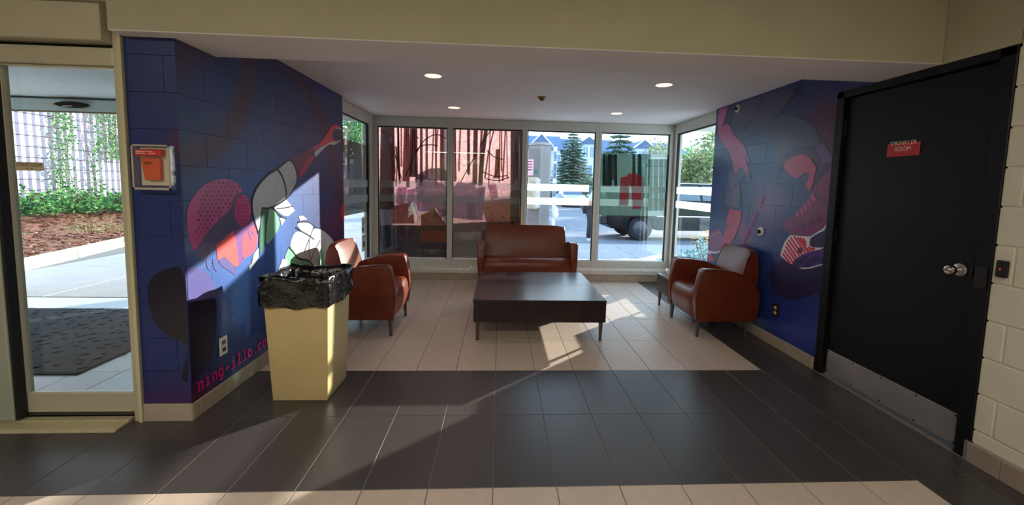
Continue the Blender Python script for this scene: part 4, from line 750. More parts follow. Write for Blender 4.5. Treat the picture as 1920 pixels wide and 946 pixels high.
stroke_text('painted_lettering', 'ning-illo.com', (4.068, .872), (-.275/_n, .49/_n), (.49/_n, .275/_n), .0435, .036, .0085, mat('rose_lettering', (206, 82, 128), .4), wr, lambda u, v: (2.565, u, v))

# ------------------------------------------------------------------ forest prints on the two left rear panes
def print_mat():
    m = bpy.data.materials.new('forest_print'); m.use_nodes = True
    n = m.node_tree.nodes; l = m.node_tree.links; p = n['Principled BSDF']
    g = n.new('ShaderNodeNewGeometry'); sp = n.new('ShaderNodeSeparateXYZ'); l.new(g.outputs['Position'], sp.inputs[0])
    nz = n.new('ShaderNodeTexNoise'); nz.inputs['Scale'].default_value = 5; nz.inputs['Detail'].default_value = 8; nz.inputs['Roughness'].default_value = .7
    l.new(g.outputs['Position'], nz.inputs['Vector'])
    ad = n.new('ShaderNodeMath'); ad.operation = 'MULTIPLY_ADD'; ad.inputs[1].default_value = .35; l.new(nz.outputs['Fac'], ad.inputs[0]); l.new(sp.outputs['Z'], ad.inputs[2])
    mr = n.new('ShaderNodeMapRange'); mr.inputs['From Min'].default_value = .3; mr.inputs['From Max'].default_value = 2.4; l.new(ad.outputs[0], mr.inputs['Value'])
    cr = n.new('ShaderNodeValToRGB'); e = cr.color_ramp.elements
    e[0].position = 0; e[0].color = (*lin((88, 80, 84)), 1); e[1].position = 1; e[1].color = (*lin((200, 156, 152)), 1)
    for ps, c in ((.16, (92, 82, 82)), (.27, (100, 82, 80)), (.30, (112, 80, 76)), (.45, (118, 86, 82)), (.52, (104, 78, 78)), (.60, (176, 128, 126)), (.72, (190, 144, 138)), (.85, (196, 152, 148))):
        x = e.new(ps); x.color = (*lin(c), 1)
    l.new(mr.outputs[0], cr.inputs[0])
    n2 = n.new('ShaderNodeTexNoise'); n2.inputs['Scale'].default_value = 34; n2.inputs['Detail'].default_value = 6; n2.inputs['Roughness'].default_value = .75
    l.new(g.outputs['Position'], n2.inputs['Vector'])
    m2 = n.new('ShaderNodeMapRange'); m2.inputs['From Min'].default_value = .3; m2.inputs['From Max'].default_value = .7; m2.inputs['To Min'].default_value = .55; m2.inputs['To Max'].default_value = 1.35
    l.new(n2.outputs['Fac'], m2.inputs['Value'])
    sc = n.new('ShaderNodeVectorMath'); sc.operation = 'SCALE'; l.new(cr.outputs[0], sc.inputs[0]); l.new(m2.outputs[0], sc.inputs['Scale'])
    l.new(sc.outputs[0], p.inputs['Base Color']); p.inputs['Roughness'].default_value = .5; p.inputs['Specular IOR Level'].default_value = .2
    tr = n.new('ShaderNodeBsdfTranslucent'); l.new(sc.outputs[0], tr.inputs['Color'])
    ms = n.new('ShaderNodeMixShader'); ms.inputs[0].default_value = .55; l.new(p.outputs[0], ms.inputs[1]); l.new(tr.outputs[0], ms.inputs[2])
    l.new(ms.outputs[0], n['Material Output'].inputs['Surface'])
    return m
m_print = print_mat()
for W, g0, g1 in ((W1, -1.788, -.797), (W2, -.696, .307)):
    sh = MB().sheet(g0, g1, 6.1062, 6.1072, ZB+.012, ZT-.016).build('printed_film', m_print, W)
    for grp in range(1):
        mb = MB(); ms = []
        for rgb, pts in PRINT_TRUNKS:
            if not (min(q[0] for q in pts) > g0-.25 and max(q[0] for q in pts) < g1+.25): continue
            m = mat('print_bark_%d_%d_%d' % rgb, tuple(int(v*1.05) for v in rgb), .5, spec=.2, var=.3, scale=22, transl=.55)
            if m not in ms: ms.append(m)
            mb.mat(ms.index(m))
            pp = [(min(max(x, g0+.002), g1-.002), min(z, ZT-.02)) for x, z in pts]
            if max(q[0] for q in pp)-min(q[0] for q in pp) < .012: continue
            mb.add([(x, 6.1056-.0001*len(ms), z) for x, z in pp], [tuple(range(len(pp)))])
        m = mat('print_branch', (84, 58, 60), .5, spec=.2, transl=.55); ms.append(m); mb.mat(len(ms)-1)
        for pts in PRINT_BRANCHES:
            if not (min(q[0] for q in pts) > g0-.1 and max(q[0] for q in pts) < g1+.1): continue
            L, R = strip(smooth_line([(min(max(x, g0+.01), g1-.01), z) for x, z in pts]), .014); n = len(L)
            mb.add([(x, 6.1038, z) for x, z in L+R], [(i, i+1, n+i+1, n+i) for i in range(n-1)])
        rnd = random.Random(int(g0*100)+500)
        m = mat('print_far_trunk', (150, 108, 106), .5, spec=.2, transl=.55); ms.append(m); mb.mat(len(ms)-1)
        for k in range(11):
            x = rnd.uniform(g0+.03, g1-.05); wd = rnd.uniform(.006, .022); le = rnd.uniform(-.04, .04); zb = rnd.uniform(1.38, 1.6)
            xs = [min(max(q, g0+.003), g1-.003) for q in (x+le, x+le+wd, x+wd*1.3, x)]
            mb.add([(xs[0], 6.10605, ZT-.02), (xs[1], 6.10605, ZT-.02), (xs[2], 6.10605, zb), (xs[3], 6.10605, zb)], [(0, 1, 2, 3)])
        lt = [mat('print_litter_%d' % q, c, .5, spec=.2, transl=.55) for q, c in enumerate(((196, 140, 124), (120, 82, 74), (84, 62, 60), (168, 128, 126)))]
        b0 = len(ms); ms += lt
        for k in range(420):
            z = .34+1.15*rnd.random()**.8; x = rnd.uniform(g0+.02, g1-.04); a = rnd.uniform(0, PI); L = rnd.uniform(.006, .022)*(1.5-.5*z); wv = L*rnd.uniform(.2, .5)
            mb.mat(b0+rnd.randrange(4)); c, s_ = math.cos(a), math.sin(a)*.6
            mb.add([(x-c*L, 6.1034, z-s_*L), (x+wv*.3, 6.1034, z-wv), (x+c*L, 6.1034, z+s_*L), (x-wv*.3, 6.1034, z+wv)], [(0, 1, 2, 3)])
        mb.build('printed_trees', ms, sh, recalc=False)
    mb = MB(); ms = []  # lavender, brown and pale shapes laid flat over the forest sheet
    for q, (rgb, pts) in enumerate(PANE_SHAPES):
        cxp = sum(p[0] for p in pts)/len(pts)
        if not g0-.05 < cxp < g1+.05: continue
        m = mat('pane_tone_%d_%d_%d' % rgb, tuple(min(250, int(v*1.45)) for v in rgb), .5, spec=.2, var=.25, scale=26, transl=.5)
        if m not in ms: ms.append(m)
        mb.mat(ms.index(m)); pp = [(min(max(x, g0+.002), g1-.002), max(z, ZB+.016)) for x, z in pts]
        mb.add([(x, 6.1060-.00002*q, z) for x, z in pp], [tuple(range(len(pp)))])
    mb.build('flat_shapes', ms, sh, recalc=False)
mb = MB(); ms = []  # red, teal and dark shapes laid flat over the film
for q, (rgb, pts) in enumerate(FILM_SHAPES):
    m = pane_mat('film_tone_%d' % q, (.12, .16, .155), 1.0, .6, body=rgb, opacity=.62)
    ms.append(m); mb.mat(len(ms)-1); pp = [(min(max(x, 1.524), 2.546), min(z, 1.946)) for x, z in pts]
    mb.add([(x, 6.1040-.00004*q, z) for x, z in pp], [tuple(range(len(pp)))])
mb.build('flat_shapes', ms, [o for o in W4.children if o.name.startswith('tinted_film')][0], recalc=False)
# paper notices taped to the left side window
m_paper = mat('notice_paper', (222, 222, 214), .8, transl=.3)
m_ink = mat('grey_ink', (92, 92, 96), .8); m_redink = mat('red_ink', (176, 92, 84), .8)
for k, (z0, z1, lab) in enumerate(((.71, .945, 'upper white paper notice taped to the left side window'), (.462, .70, 'lower white paper notice with a red round symbol on the left side window'))):
    N = MB().box(-1.8985, -1.8978, 5.655, 5.84, z0, z1).build('paper_notice', m_paper, label=lab, cat='notice', group='paper notices on the left side window')
    mb = MB()
    for r in range(4 if k == 0 else 2):
        zz = z1-.035-r*.022
        mb.box(-1.8977, -1.8974, 5.68, 5.815-.02*(r % 2), zz-.004, zz+.004)
    mb.build('printed_lines', m_ink, N)
    if k: MB().lathe([(.0, 0), (.048, 0), (.048, .0003), (.0, .0003)], (-1.8977, 5.745, z0+.10), axis='x', n=20).build('printed_symbol', m_redink, N)
    else: MB().box(-1.8977, -1.8974, 5.68, 5.73, z0+.03, z0+.09).build('printed_symbol', m_ink, N)

# ------------------------------------------------------------------ black door on the right
box('wall_leak_block', mat('leak_block_dark', (60, 58, 54), .8), None, (2.66, 2.78, 1.9, 3.06, -.14, 2.3), kind='structure', label='unseen dark block added behind the black door against light leaking in')  # added block, unseen; keeps outdoor light from leaking under the door
D1 = thing('door_1', (2.62, 2.49, 0), label='black painted steel door with silver kick plate and knob', kind='structure')
MB().box(2.60, 2.645, 2.032, 2.958, .012, 2.135).build('leaf', m_black, D1, bevel=.003, seg=1)
fr = MB()
fr.box(2.566, 2.66, 1.946, 2.022, 0, 2.19); fr.box(2.566, 2.66, 2.966, 3.034, 0, 2.19); fr.box(2.566, 2.66, 1.946, 3.034, 2.142, 2.192)
fr.build('door_frame', m_black, D1, bevel=.004, seg=1)
kp = MB().box(2.5975, 2.6, 2.038, 2.952, .022, .205).build('kick_plate', mat('worn_kick_plate', (176, 172, 172), .42, metal=.75, var=.12, scale=7, bump=.08, bscale=60), D1, bevel=.001, seg=1)
sc = MB()
for y in (2.05, 2.27, 2.5, 2.72, 2.94):
    for z in (.034, .193): sc.lathe([(.0, -.003), (.006, -.002), (.006, .0), (.0, 0)], (2.5975, y, z), axis='x', n=8)
sc.build('screws', mat('dark_screw', (46, 40, 38), .5, metal=.5), kp)
for z in (1.92, 1.095, .26):
    h = MB(); h.cyl((2.592, 2.962, z-.055), (2.592, 2.962, z+.055), .009, n=10); h.box(2.5965, 2.6005, 2.935, 2.962, z-.05, z+.05)
    h.build('hinge', mat('dark_hinge', (26, 25, 27), .35, metal=.6), D1)
kn = MB().lathe([(.0, 2.598), (.036, 2.598), (.036, 2.592), (.030, 2.588), (.0, 2.588)], (0, 2.112, 1.015), axis='x', n=24).build('rose', m_steel, D1, smooth=True)
MB().lathe([(.0, 2.59), (.014, 2.588), (.014, 2.566), (.024, 2.556), (.029, 2.545), (.029, 2.535), (.024, 2.526), (.010, 2.522), (.0, 2.522)], (0, 2.112, 1.015), axis='x', n=24).build('knob', mat('polished_knob', (206, 202, 196), .16, metal=1.), kn, smooth=True)
MB().box(2.575, 2.60, 2.035, 2.05, .985, 1.045).build('latch_plate', m_black_plastic, D1)
MB().box(2.556, 2.566, 1.955, 2.012, .94, 1.06).build('strike_guard', m_black_plastic, D1, bevel=.003)
S1 = MB().box(2.5955, 2.5985, 2.403, 2.616, 1.677, 1.762).build('door_sign', mat('red_sign_plate', (186, 34, 36), .4), bevel=.001, seg=1, label='small red sign reading SPRINKLER ROOM on the black door', cat='sign')
m_signtext = mat('sign_lettering', (240, 214, 190), .5)
text_mesh('lettering', 'SPRINKLER\nROOM', .038, m_signtext, S1, lambda u, v, o: (2.5955-o, 2.51-u, 1.742+v), sx=.95)
# card reader on the cream wall
CRD = thing('card_reader', (2.57, 1.895, 1.02), label='small black card reader with a red light on the cream wall', cat='card reader')
MB().box(2.548, 2.570, 1.873, 1.917, 1.022, 1.108).build('housing', m_black_plastic, CRD, bevel=.005)
MB().lathe([(0, 2.547), (.0026, 2.547), (.0026, 2.549), (0, 2.549)], (0, 1.897, 1.064), axis='x', n=8).build('indicator_light', mat('red_led', (255, 40, 30), .4, emit=2.5), CRD)

# ------------------------------------------------------------------ outlets and small wall fittings
def outlet(y, z, x, s, label, plate, face):
    T = thing('wall_outlet', (x, y, z-.06), label=label, cat='outlet')
    MB().box(*sorted((x, x+s*.007)), y-.036, y+.036, z-.059, z+.059).build('cover_plate', plate, T, bevel=.0025)
    for dz in (.024, -.024):
        r = MB().box(*sorted((x+s*.007, x+s*.0095)), y-.016, y+.016, z+dz-.014, z+dz+.014).build('receptacle', face, T, bevel=.003)
        k = MB()
        for dy in (-.006, .006): k.box(*sorted((x+s*.0095, x+s*.0098)), y+dy-.001, y+dy+.001, z+dz-.004, z+dz+.006)
        k.build('slots', m_black_plastic, r)
outlet(2.665, .343, -1.795, 1, 'white wall outlet with dark sockets above the pink lettering on the mural', m_white_plastic, mat('brown_receptacle', (52, 44, 42), .4))
outlet(3.52, .338, 2.566, -1, 'dark wall outlet with ivory sockets beside the right armchair', mat('dark_outlet_plate', (30, 24, 34), .4), mat('ivory_receptacle', (232, 200, 120), .4))
for (y, z, r, lab) in ((3.818, 1.034, .045, 'round white wall stop with dark centre above the right armchair'), (4.353, 2.318, .042, 'round white sprinkler-type fitting high on the boots mural')):
    T = thing('round_wall_fitting', (2.57, y, z-r), label=lab, cat='wall fitting')
    MB().lathe([(0, 2.57), (r, 2.57), (r, 2.562), (r*.82, 2.553), (0, 2.553)], (0, y, z), axis='x', n=24).build('escutcheon', m_white_plastic, T, smooth=True)
    MB().lathe([(0, 2.554), (r*.45, 2.554), (r*.45, 2.538), (r*.3, 2.532), (0, 2.532)], (0, y, z), axis='x', n=16).build('centre', mat('dark_fitting', (40, 38, 44), .3, metal=.4), T, smooth=True)
# fire alarm pull station under a clear cover
FA = thing('fire_alarm_station', (-1.92, 2.389, 1.355), label='red fire alarm pull station under a clear plastic cover on the blue pier', cat='fire alarm')
MB().box(-2.005, -1.835, 2.379, 2.389, 1.385, 1.595).build('back_plate', mat('grey_white_plate', (214, 206, 188), .4), FA, bevel=.004)
pb = MB().hexa([(-1.965, 2.352, 1.415), (-1.882, 2.352, 1.415), (-1.882, 2.379, 1.415), (-1.965, 2.379, 1.415)], [(-1.985, 2.352, 1.537), (-1.882, 2.352, 1.537), (-1.882, 2.379, 1.537), (-1.985, 2.379, 1.537)]).build('pull_station', mat('orange_red_plastic', (214, 84, 46), .4), FA, bevel=.006)
MB().box(-1.962, -1.925, 2.349, 2.353, 1.502, 1.516).build('pull_handle', mat('dark_red_plastic', (140, 44, 34), .4), pb, bevel=.002)
hd = MB().box(-2.000, -1.866, 2.340, 2.379, 1.548, 1.583).build('cover_header', mat('red_plastic', (206, 30, 28), .35), FA, bevel=.005)
tx = MB()
for r, (a, b) in enumerate(((-1.993, -1.935), (-1.993, -1.945), (-1.94, -1.905), (-1.927, -1.89))): tx.box(a, b, 2.3388, 2.340, 1.569-.010*(r % 2), 1.573-.010*(r % 2))
tx.build('header_print', mat('white_print', (236, 224, 220), .5), hd)
m_clear = pane_mat('clear_plastic', (.96, .95, .93), 1.0, 1.2, body=(214, 208, 196), opacity=.07)
cv = MB(); cv.sheet(-2.010, -1.815, 2.3325, 2.3335, 1.364, 1.606)
for x in (-2.010, -1.815): cv.add([(x, 2.333, 1.364), (x, 2.389, 1.364), (x, 2.389, 1.606), (x, 2.333, 1.606)], [(0, 1, 2, 3)])
for z in (1.364, 1.606): cv.add([(-2.010, 2.333, z), (-1.815, 2.333, z), (-1.815, 2.389, z), (-2.010, 2.389, z)], [(0, 1, 2, 3)])
cc = cv.build('clear_cover', m_clear, FA, recalc=False)
rm = MB()
for (a, b, z0, z1) in ((-2.012, -2.004, 1.362, 1.608), (-1.821, -1.813, 1.362, 1.608), (-2.012, -1.813, 1.600, 1.608), (-2.012, -1.813, 1.362, 1.374)): rm.box(a, b, 2.331, 2.336, z0, z1)
rm.build('cover_rim', mat('frosted_rim', (206, 200, 184), .3, transl=.4), cc)
# ------------------------------------------------------------------ sliding entrance door (left) and vestibule
D2 = thing('door_2', (-2.9, 2.40, 0), label='aluminium framed sliding glass entrance door', kind='structure')
MB().box(-2.116, -2.070, 2.375, 2.47, 0, 2.36).build('jamb', m_alu, D2, bevel=.004, seg=1)
MB().box(-2.085, -2.066, 2.368, 2.375, 0, 2.2).build('jamb_trim', mat('jamb_trim_paint', (190, 184, 148), .4), D2)
MB().box(-3.95, -2.118, 2.315, 2.47, 2.145, 2.335).build('operator_header', mat('header_cover', (178, 172, 148), .5, var=.03), D2, bevel=.005, seg=1)
MB().box(-3.95, -2.116, 2.375, 2.45, 2.03, 2.125).build('transom_rail', m_alu, D2, bevel=.004, seg=1)
MB().box(-3.95, -2.116, 2.41, 2.44, 2.125, 2.146).build('header_gap', m_gasket, D2)
box('trim_7', mat('shadow_gap_trim', (120, 114, 90), .6), None, (-7, -2.07, 2.36, 2.41, 2.335, 2.36), kind='structure', label='thin darker strip coloured as the shadow gap above the entrance door header')  # shade of the gap is put into this strip's colour
lf = MB(); lf.box(-2.735, -2.116, 2.395, 2.435, .052, .165); lf.box(-2.735, -2.116, 2.395, 2.435, 2.018, 2.03); lf.box(-2.735, -2.718, 2.395, 2.435, .165, 2.018); lf.box(-2.125, -2.116, 2.395, 2.435, .165, 2.018)
L1 = lf.build('fixed_leaf_frame', m_alu, D2, bevel=.002, seg=1)
MB().box(-2.72, -2.12, 2.413, 2.417, .165, 2.02).build('leaf_glass', m_glass, L1)
MB().box(-2.70, -2.12, 2.405, 2.412, .165, .172).build('glazing_bead', MATS['bright_bead'], L1)
ll = MB(); ll.box(-2.90, -2.733, 2.335, 2.38, .035, 2.03); ll.box(-3.95, -2.90, 2.335, 2.38, .035, .16); ll.box(-3.95, -2.90, 2.335, 2.38, 1.95, 2.03)
L2 = ll.build('sliding_leaf_frame', mat('pale_grey_frame', (162, 166, 152), .4, metal=.2), D2, bevel=.006)
MB().box(-2.733, -2.716, 2.345, 2.39, .035, 2.03).build('edge_gasket', m_gasket, L2)
MB().box(-3.95, -2.90, 2.356, 2.360, .16, 1.95).build('leaf_glass', m_glass, L2)
th = MB(); th.prism([(2.27, .001), (2.29, .012), (2.36, .014), (2.36, .022), (2.40, .022), (2.40, .03), (2.47, .03), (2.47, .001)], 'x', -3.95, -2.135)
th.build('threshold', mat('threshold_plate', (190, 180, 148), .45, metal=.35, var=.08, scale=20), D2)
MB().box(-3.95, -2.116, 2.40, 2.408, .022, .05).build('bottom_track', mat('track_dark', (52, 46, 38), .6), D2)
ST = MB().box(-2.70, -2.55, 2.4115, 2.4125, 1.452, 1.500).build('door_sticker', mat('bronze_sticker', (176, 164, 132), .5), label='bronze STAND CLEAR sticker on the glass entrance door', cat='sticker')
text_mesh('lettering', 'STAND CLEAR', .026, mat('dark_lettering', (30, 28, 26), .6), ST, lambda u, v, o: (-2.625+u, 2.4115-o, 1.484+v), sx=.80)
dd = MB()
for dx in (-.012, .012): dd.lathe([(0, 2.411), (.004, 2.411), (.004, 2.4115), (0, 2.4115)], (-2.625+dx, 0, 1.463), axis='y', n=8)
dd.build('printed_dots', MATS['dark_lettering'], ST)
# vestibule shell
m_vest = mat('vestibule_white', (208, 216, 220), .7)
box('ceiling_vestibule', m_vest, None, (-6.4, -2.07, 2.47, 4.92, 2.285, 2.36), kind='structure', label='white ceiling of the entrance vestibule')
box('wall_vestibule_left', m_vest, None, (-6.4, -6.28, 2.47, 4.92, 0, 2.285), kind='structure', label='pale side wall of the entrance vestibule')
box('wall_vestibule_outer', m_vest, None, (-3.25, -2.066, 4.78, 4.92, 0, 2.285), kind='structure', label='pale outer wall of the vestibule right of its door')
D3 = thing('door_3', (-4.7, 4.8, 0), label='outer sliding door frame of the vestibule with a motion sensor', kind='structure')
MB().box(-6.28, -3.25, 4.78, 4.94, 2.135, 2.262).build('operator_header', mat('blue_white_header', (188, 202, 208), .5), D3, bevel=.006)
MB().box(-6.28, -3.25, 4.80, 4.92, 2.262, 2.286).build('header_gap_strip', mat('header_shadow_gap', (70, 76, 82), .7), D3)  # dark strip coloured as the shadow line between header and ceiling
MB().box(-6.28, -3.25, 4.50, 4.90, -.01, .004).build('threshold', mat('bright_threshold', (206, 214, 220), .4, metal=.2), D3)
MB().box(-6.28, -3.25, 4.785, 4.80, 2.118, 2.135).build('header_track', mat('track_brown', (120, 100, 84), .5), D3)
MB().box(-3.31, -3.25, 4.78, 4.94, 0, 2.135).build('jamb', m_alu, D3)
MB().box(-6.28, -6.10, 4.78, 4.94, 0, 2.135).build('jamb', m_alu, D3)
sn = MB(); pr = []
for k in range(24):
    a = 2*PI*k/24; pr.append((-4.69+.115*(1 if math.cos(a) > 0 else -1)*min(1, abs(math.cos(a))*1.0)+(.05*math.cos(a)), 2.20+.032*math.sin(a)))
sn.prism(pr, 'y', 4.735, 4.785)
SN = sn.build('motion_sensor', mat('sensor_black', (10, 10, 12), .7, spec=.15), D3, bevel=.004)
MB().box(-4.76, -4.66, 4.728, 4.736, 2.172, 2.186).build('sensor_lens', mat('sensor_lens_grey', (150, 150, 154), .2), SN)
MB().box(-5.02, -4.90, 4.776, 4.781, 2.187, 2.218).build('sensor_label', mat('cream_label', (204, 200, 176), .6), D3)
m_mat = mat('black_ribbed_mat', (44, 46, 54), .8, spec=.3, var=.25, scale=5)
mt = MB().box(-5.9, -3.015, 2.963, 4.485, .0, .012)
MAT = mt.build('entrance_mat', m_mat, bevel=.004, label='large black scroll-patterned entrance mat in the vestibule', cat='mat', origin=(-4.2, 3.7, 0))
sw = MB()
for j in range(13):
    for i in range(24):
        x = -5.75+i*.117+random.uniform(-.04, .04); y = 3.06+j*.113+random.uniform(-.04, .04)
        a0 = random.uniform(-1, 1.6)
        for r in (.018, .030, .042):
            pts = [(x+r*math.cos(a0+t*.45), y+r*math.sin(a0+t*.45), .0125) for t in range(6)]
            sw.tube(pts, .0022, 3)
sw.build('raised_swirls', mat('mat_ridges', (58, 62, 72), .7), MAT, kind='stuff', recalc=False)

# ------------------------------------------------------------------ seating
def leather(name, rgb):
    return mat(name, rgb, .33, spec=.5, var=.10, scale=5, bump=.06, bscale=120)
m_lea = leather('cognac_leather', (104, 40, 17)); m_pipe = leather('leather_piping', (92, 34, 16))
m_leg = mat('pewter_leg', (104, 94, 88), .35, metal=.8)
def seat_unit(name, W, label, cat):
    """front edge at y=0, depth to y=.655, width W centred on x; built at the origin"""
    T = thing(name, (0, 0, 0), label=label, cat=cat)
    h = W/2
    side = [(.015, .155), (.0, .25), (-.012, .36), (-.004, .48), (.016, .58), (.034, .655), (.055, .674), (.20, .670), (.34, .652), (.46, .615), (.55, .555), (.60, .475), (.624, .38), (.628, .27), (.612, .155)]
    for s in (-1, 1):
        mb = MB(); n = len(side)
        inn = [(s*(h-.062-.040*(z/.68)), y, z) for y, z in side]; ou = [(s*(h-.030+.034*(z/.68)), y, z) for y, z in side]
        mb.add(inn+ou, [tuple(range(n)), tuple(range(2*n-1, n-1, -1))]+[(i, (i+1) % n, n+(i+1) % n, n+i) for i in range(n)])
        arm = mb.build('arm', m_lea, T, bevel=.012, seg=3, smooth=True)
        pp = MB(); pp.tube([(s*(h-.030+.034*(z/.68)), y, z) for y, z in side[:13]], .0045, 5)
        pp.build('piping', m_pipe, arm, smooth=True)
    iw = h-.080
    sp = [(.022, .165), (.004, .22), (-.006, .30), (.0, .375), (.016, .425), (.045, .452), (.09, .458), (.20, .448), (.34, .432), (.47, .42), (.47, .165)]
    mb = MB(); secs = [-iw, -iw+.03, -iw*.4, 0, iw*.4, iw-.03, iw]
    npf = len(sp); vs = []
    for k, x in enumerate(secs):
        e = 0 if k in (0, len(secs)-1) else 1
        for y, z in sp: vs.append((x, y+(.012 if not e else 0), z-(.012 if (not e and z > .3) else 0)))
    fs = [tuple(range(npf)), tuple(range((len(secs)-1)*npf+npf-1, (len(secs)-1)*npf-1, -1))]
    for k in range(len(secs)-1):
        for i in range(npf): fs.append((k*npf+i, k*npf+(i+1) % npf, (k+1)*npf+(i+1) % npf, (k+1)*npf+i))
    mb.add(vs, fs); seat = mb.build('seat', m_lea, T, smooth='all')
    seat.data.set_sharp_from_angle(angle=math.radians(50))
    if W > 1:
        sm = MB(); sm.tube([(0, y-.001 if z < .44 else y, z+.0015) for y, z in sp[1:10]], .0035, 5); sm.build('seam', m_pipe, seat)
    # reclined back: front face leans, sides taper, top corners rounded
    mb = MB(); nu, nv = 13, 9; fr_, bk = [], []
    bw0, bw1 = h-.075, h-.105
    for j in range(nv):
        t = j/(nv-1)
        for i in range(nu):
            u = -1+2*i/(nu-1); wdt = bw0+(bw1-bw0)*t
            e = 1-abs(u)**6*.045*(1 if t > .5 else 0)*((t-.5)*2)
            z = .36+(.855-.36)*t*e
            bulge = .018*(1-u*u)*math.sin(PI*min(1, t*1.02))
            fr_.append((u*wdt, .425+.125*t-bulge+(.012 if j == nv-1 else 0), z)); bk.append((u*wdt, .60+.048*math.sin(PI*t*.8) - (.012 if j == nv-1 else 0), z))
    N = nu*nv; fs = []
    for j in range(nv-1):
        for i in range(nu-1):
            a = j*nu+i; fs += [(a, a+1, a+nu+1, a+nu), (N+a+nu, N+a+nu+1, N+a+1, N+a)]
        fs += [(j*nu, (j+1)*nu, N+(j+1)*nu, N+j*nu), (j*nu+nu-1, N+j*nu+nu-1, N+(j+1)*nu+nu-1, (j+1)*nu+nu-1)]
    for i in range(nu-1):
        a = (nv-1)*nu+i; fs += [(a, a+1, N+a+1, N+a), (i+1, i, N+i, N+i+1)]
    mb.add(fr_+bk, fs); back = mb.build('backrest', m_lea, T, smooth=True)
    lo = MB().box(-iw, iw, .44, .612, .165, .40).build('lower_back', m_lea, T, bevel=.01)
    pts = [fr_[j*nu] for j in range(2, nv)]+[fr_[(nv-1)*nu+i] for i in range(nu)]+[fr_[j*nu+nu-1] for j in range(nv-1, 1, -1)]
    pp = MB(); pp.tube(pts, .0045, 5); pp.build('piping', m_pipe, back, smooth=True)
    for s in (-1, 1):
        for y in (.045, .52):
            g = MB(); g.cyl((s*(h-.055), y, .158), (s*(h-.052), y-.006 if y < .2 else y+.006, .012), .021, .012, 12); g.cyl((s*(h-.052), y-.006 if y < .2 else y+.006, .012), (s*(h-.052), y-.006 if y < .2 else y+.006, 0), .015, .015, 12)
            g.build('leg', m_leg, T, smooth=True)
    return T
ch = seat_unit('armchair', .69, 'brown leather armchair beside the trash can, against the helmet mural', 'armchair')
ch['group'] = 'brown leather armchairs'
ch2 = dup(ch, (1.907, 4.035, 0), -PI/2, label='brown leather armchair against the boots mural on the right', cat='armchair', group='brown leather armchairs')
ch.location = (-.958, 4.035, 0); ch.rotation_euler = (0, 0, PI/2)
lv = seat_unit('loveseat', 1.345, 'brown leather two-seat sofa under the rear windows', 'sofa')
lv.location = (.385, 5.31, 0)

# ------------------------------------------------------------------ low tables
def wood_mat(name, rgb, dark):
    m = bpy.data.materials.new(name); m.use_nodes = True
    n = m.node_tree.nodes; l = m.node_tree.links; p = n['Principled BSDF']
    co = n.new('ShaderNodeTexCoord'); mp = n.new('ShaderNodeMapping'); mp.inputs['Scale'].default_value = (60, 60, 1.2)
    l.new(co.outputs['Object'], mp.inputs[0]); t = n.new('ShaderNodeTexNoise'); t.inputs['Scale'].default_value = 1.0; t.inputs['Detail'].default_value = 4
    l.new(mp.outputs[0], t.inputs['Vector'])
    cr = n.new('ShaderNodeValToRGB'); cr.color_ramp.elements[0].position = .35; cr.color_ramp.elements[1].position = .7
    cr.color_ramp.elements[0].color = (*lin(dark), 1); cr.color_ramp.elements[1].color = (*lin(rgb), 1)
    l.new(t.outputs['Fac'], cr.inputs[0]); l.new(cr.outputs[0], p.inputs['Base Color']); p.inputs['Roughness'].default_value = .34
    return m
m_wenge = wood_mat('wenge_veneer', (48, 32, 32), (24, 16, 18))
m_top = mat('wenge_top', (46, 34, 36), .26, spec=.6, var=.12, scale=10)
CT = thing('coffee_table', (.39, 4.2, 0), label='large square low dark wood coffee table in the middle of the alcove', cat='table')
b = MB(); b.box(-.222, 1.0, 3.602, 4.806, .183, .372); b.build('body', m_wenge, CT, bevel=.002, seg=1)
MB().box(-.224, 1.002, 3.60, 4.203, .373, .391).build('top_panel', m_top, CT, bevel=.0015, seg=1)
MB().box(-.224, 1.002, 4.205, 4.808, .373, .391).build('top_panel', m_top, CT, bevel=.0015, seg=1)
for x in (-.185, .965):
    for y in (3.645, 4.765):
        g = MB(); g.cyl((x, y, .184), (x, y, .012), .022, .012, 12); g.cyl((x, y, .012), (x, y, 0), .016, .016, 12); g.build('leg', m_leg, CT, smooth=True)
STB = thing('side_table', (2.23, 4.62, 0), label='small low dark wood side table behind the right armchair', cat='table')
MB().box(1.962, 2.50, 4.415, 4.835, .183, .372).build('body', m_wenge, STB, bevel=.002, seg=1)
MB().box(1.960, 2.502, 4.413, 4.837, .373, .391).build('top_panel', m_top, STB, bevel=.0015, seg=1)
for x in (1.995, 2.465):
    for y in (4.45, 4.80):
        g = MB(); g.cyl((x, y, .184), (x, y, .012), .022, .012, 12); g.cyl((x, y, .012), (x, y, 0), .016, .016, 12); g.build('leg', m_leg, STB, smooth=True)

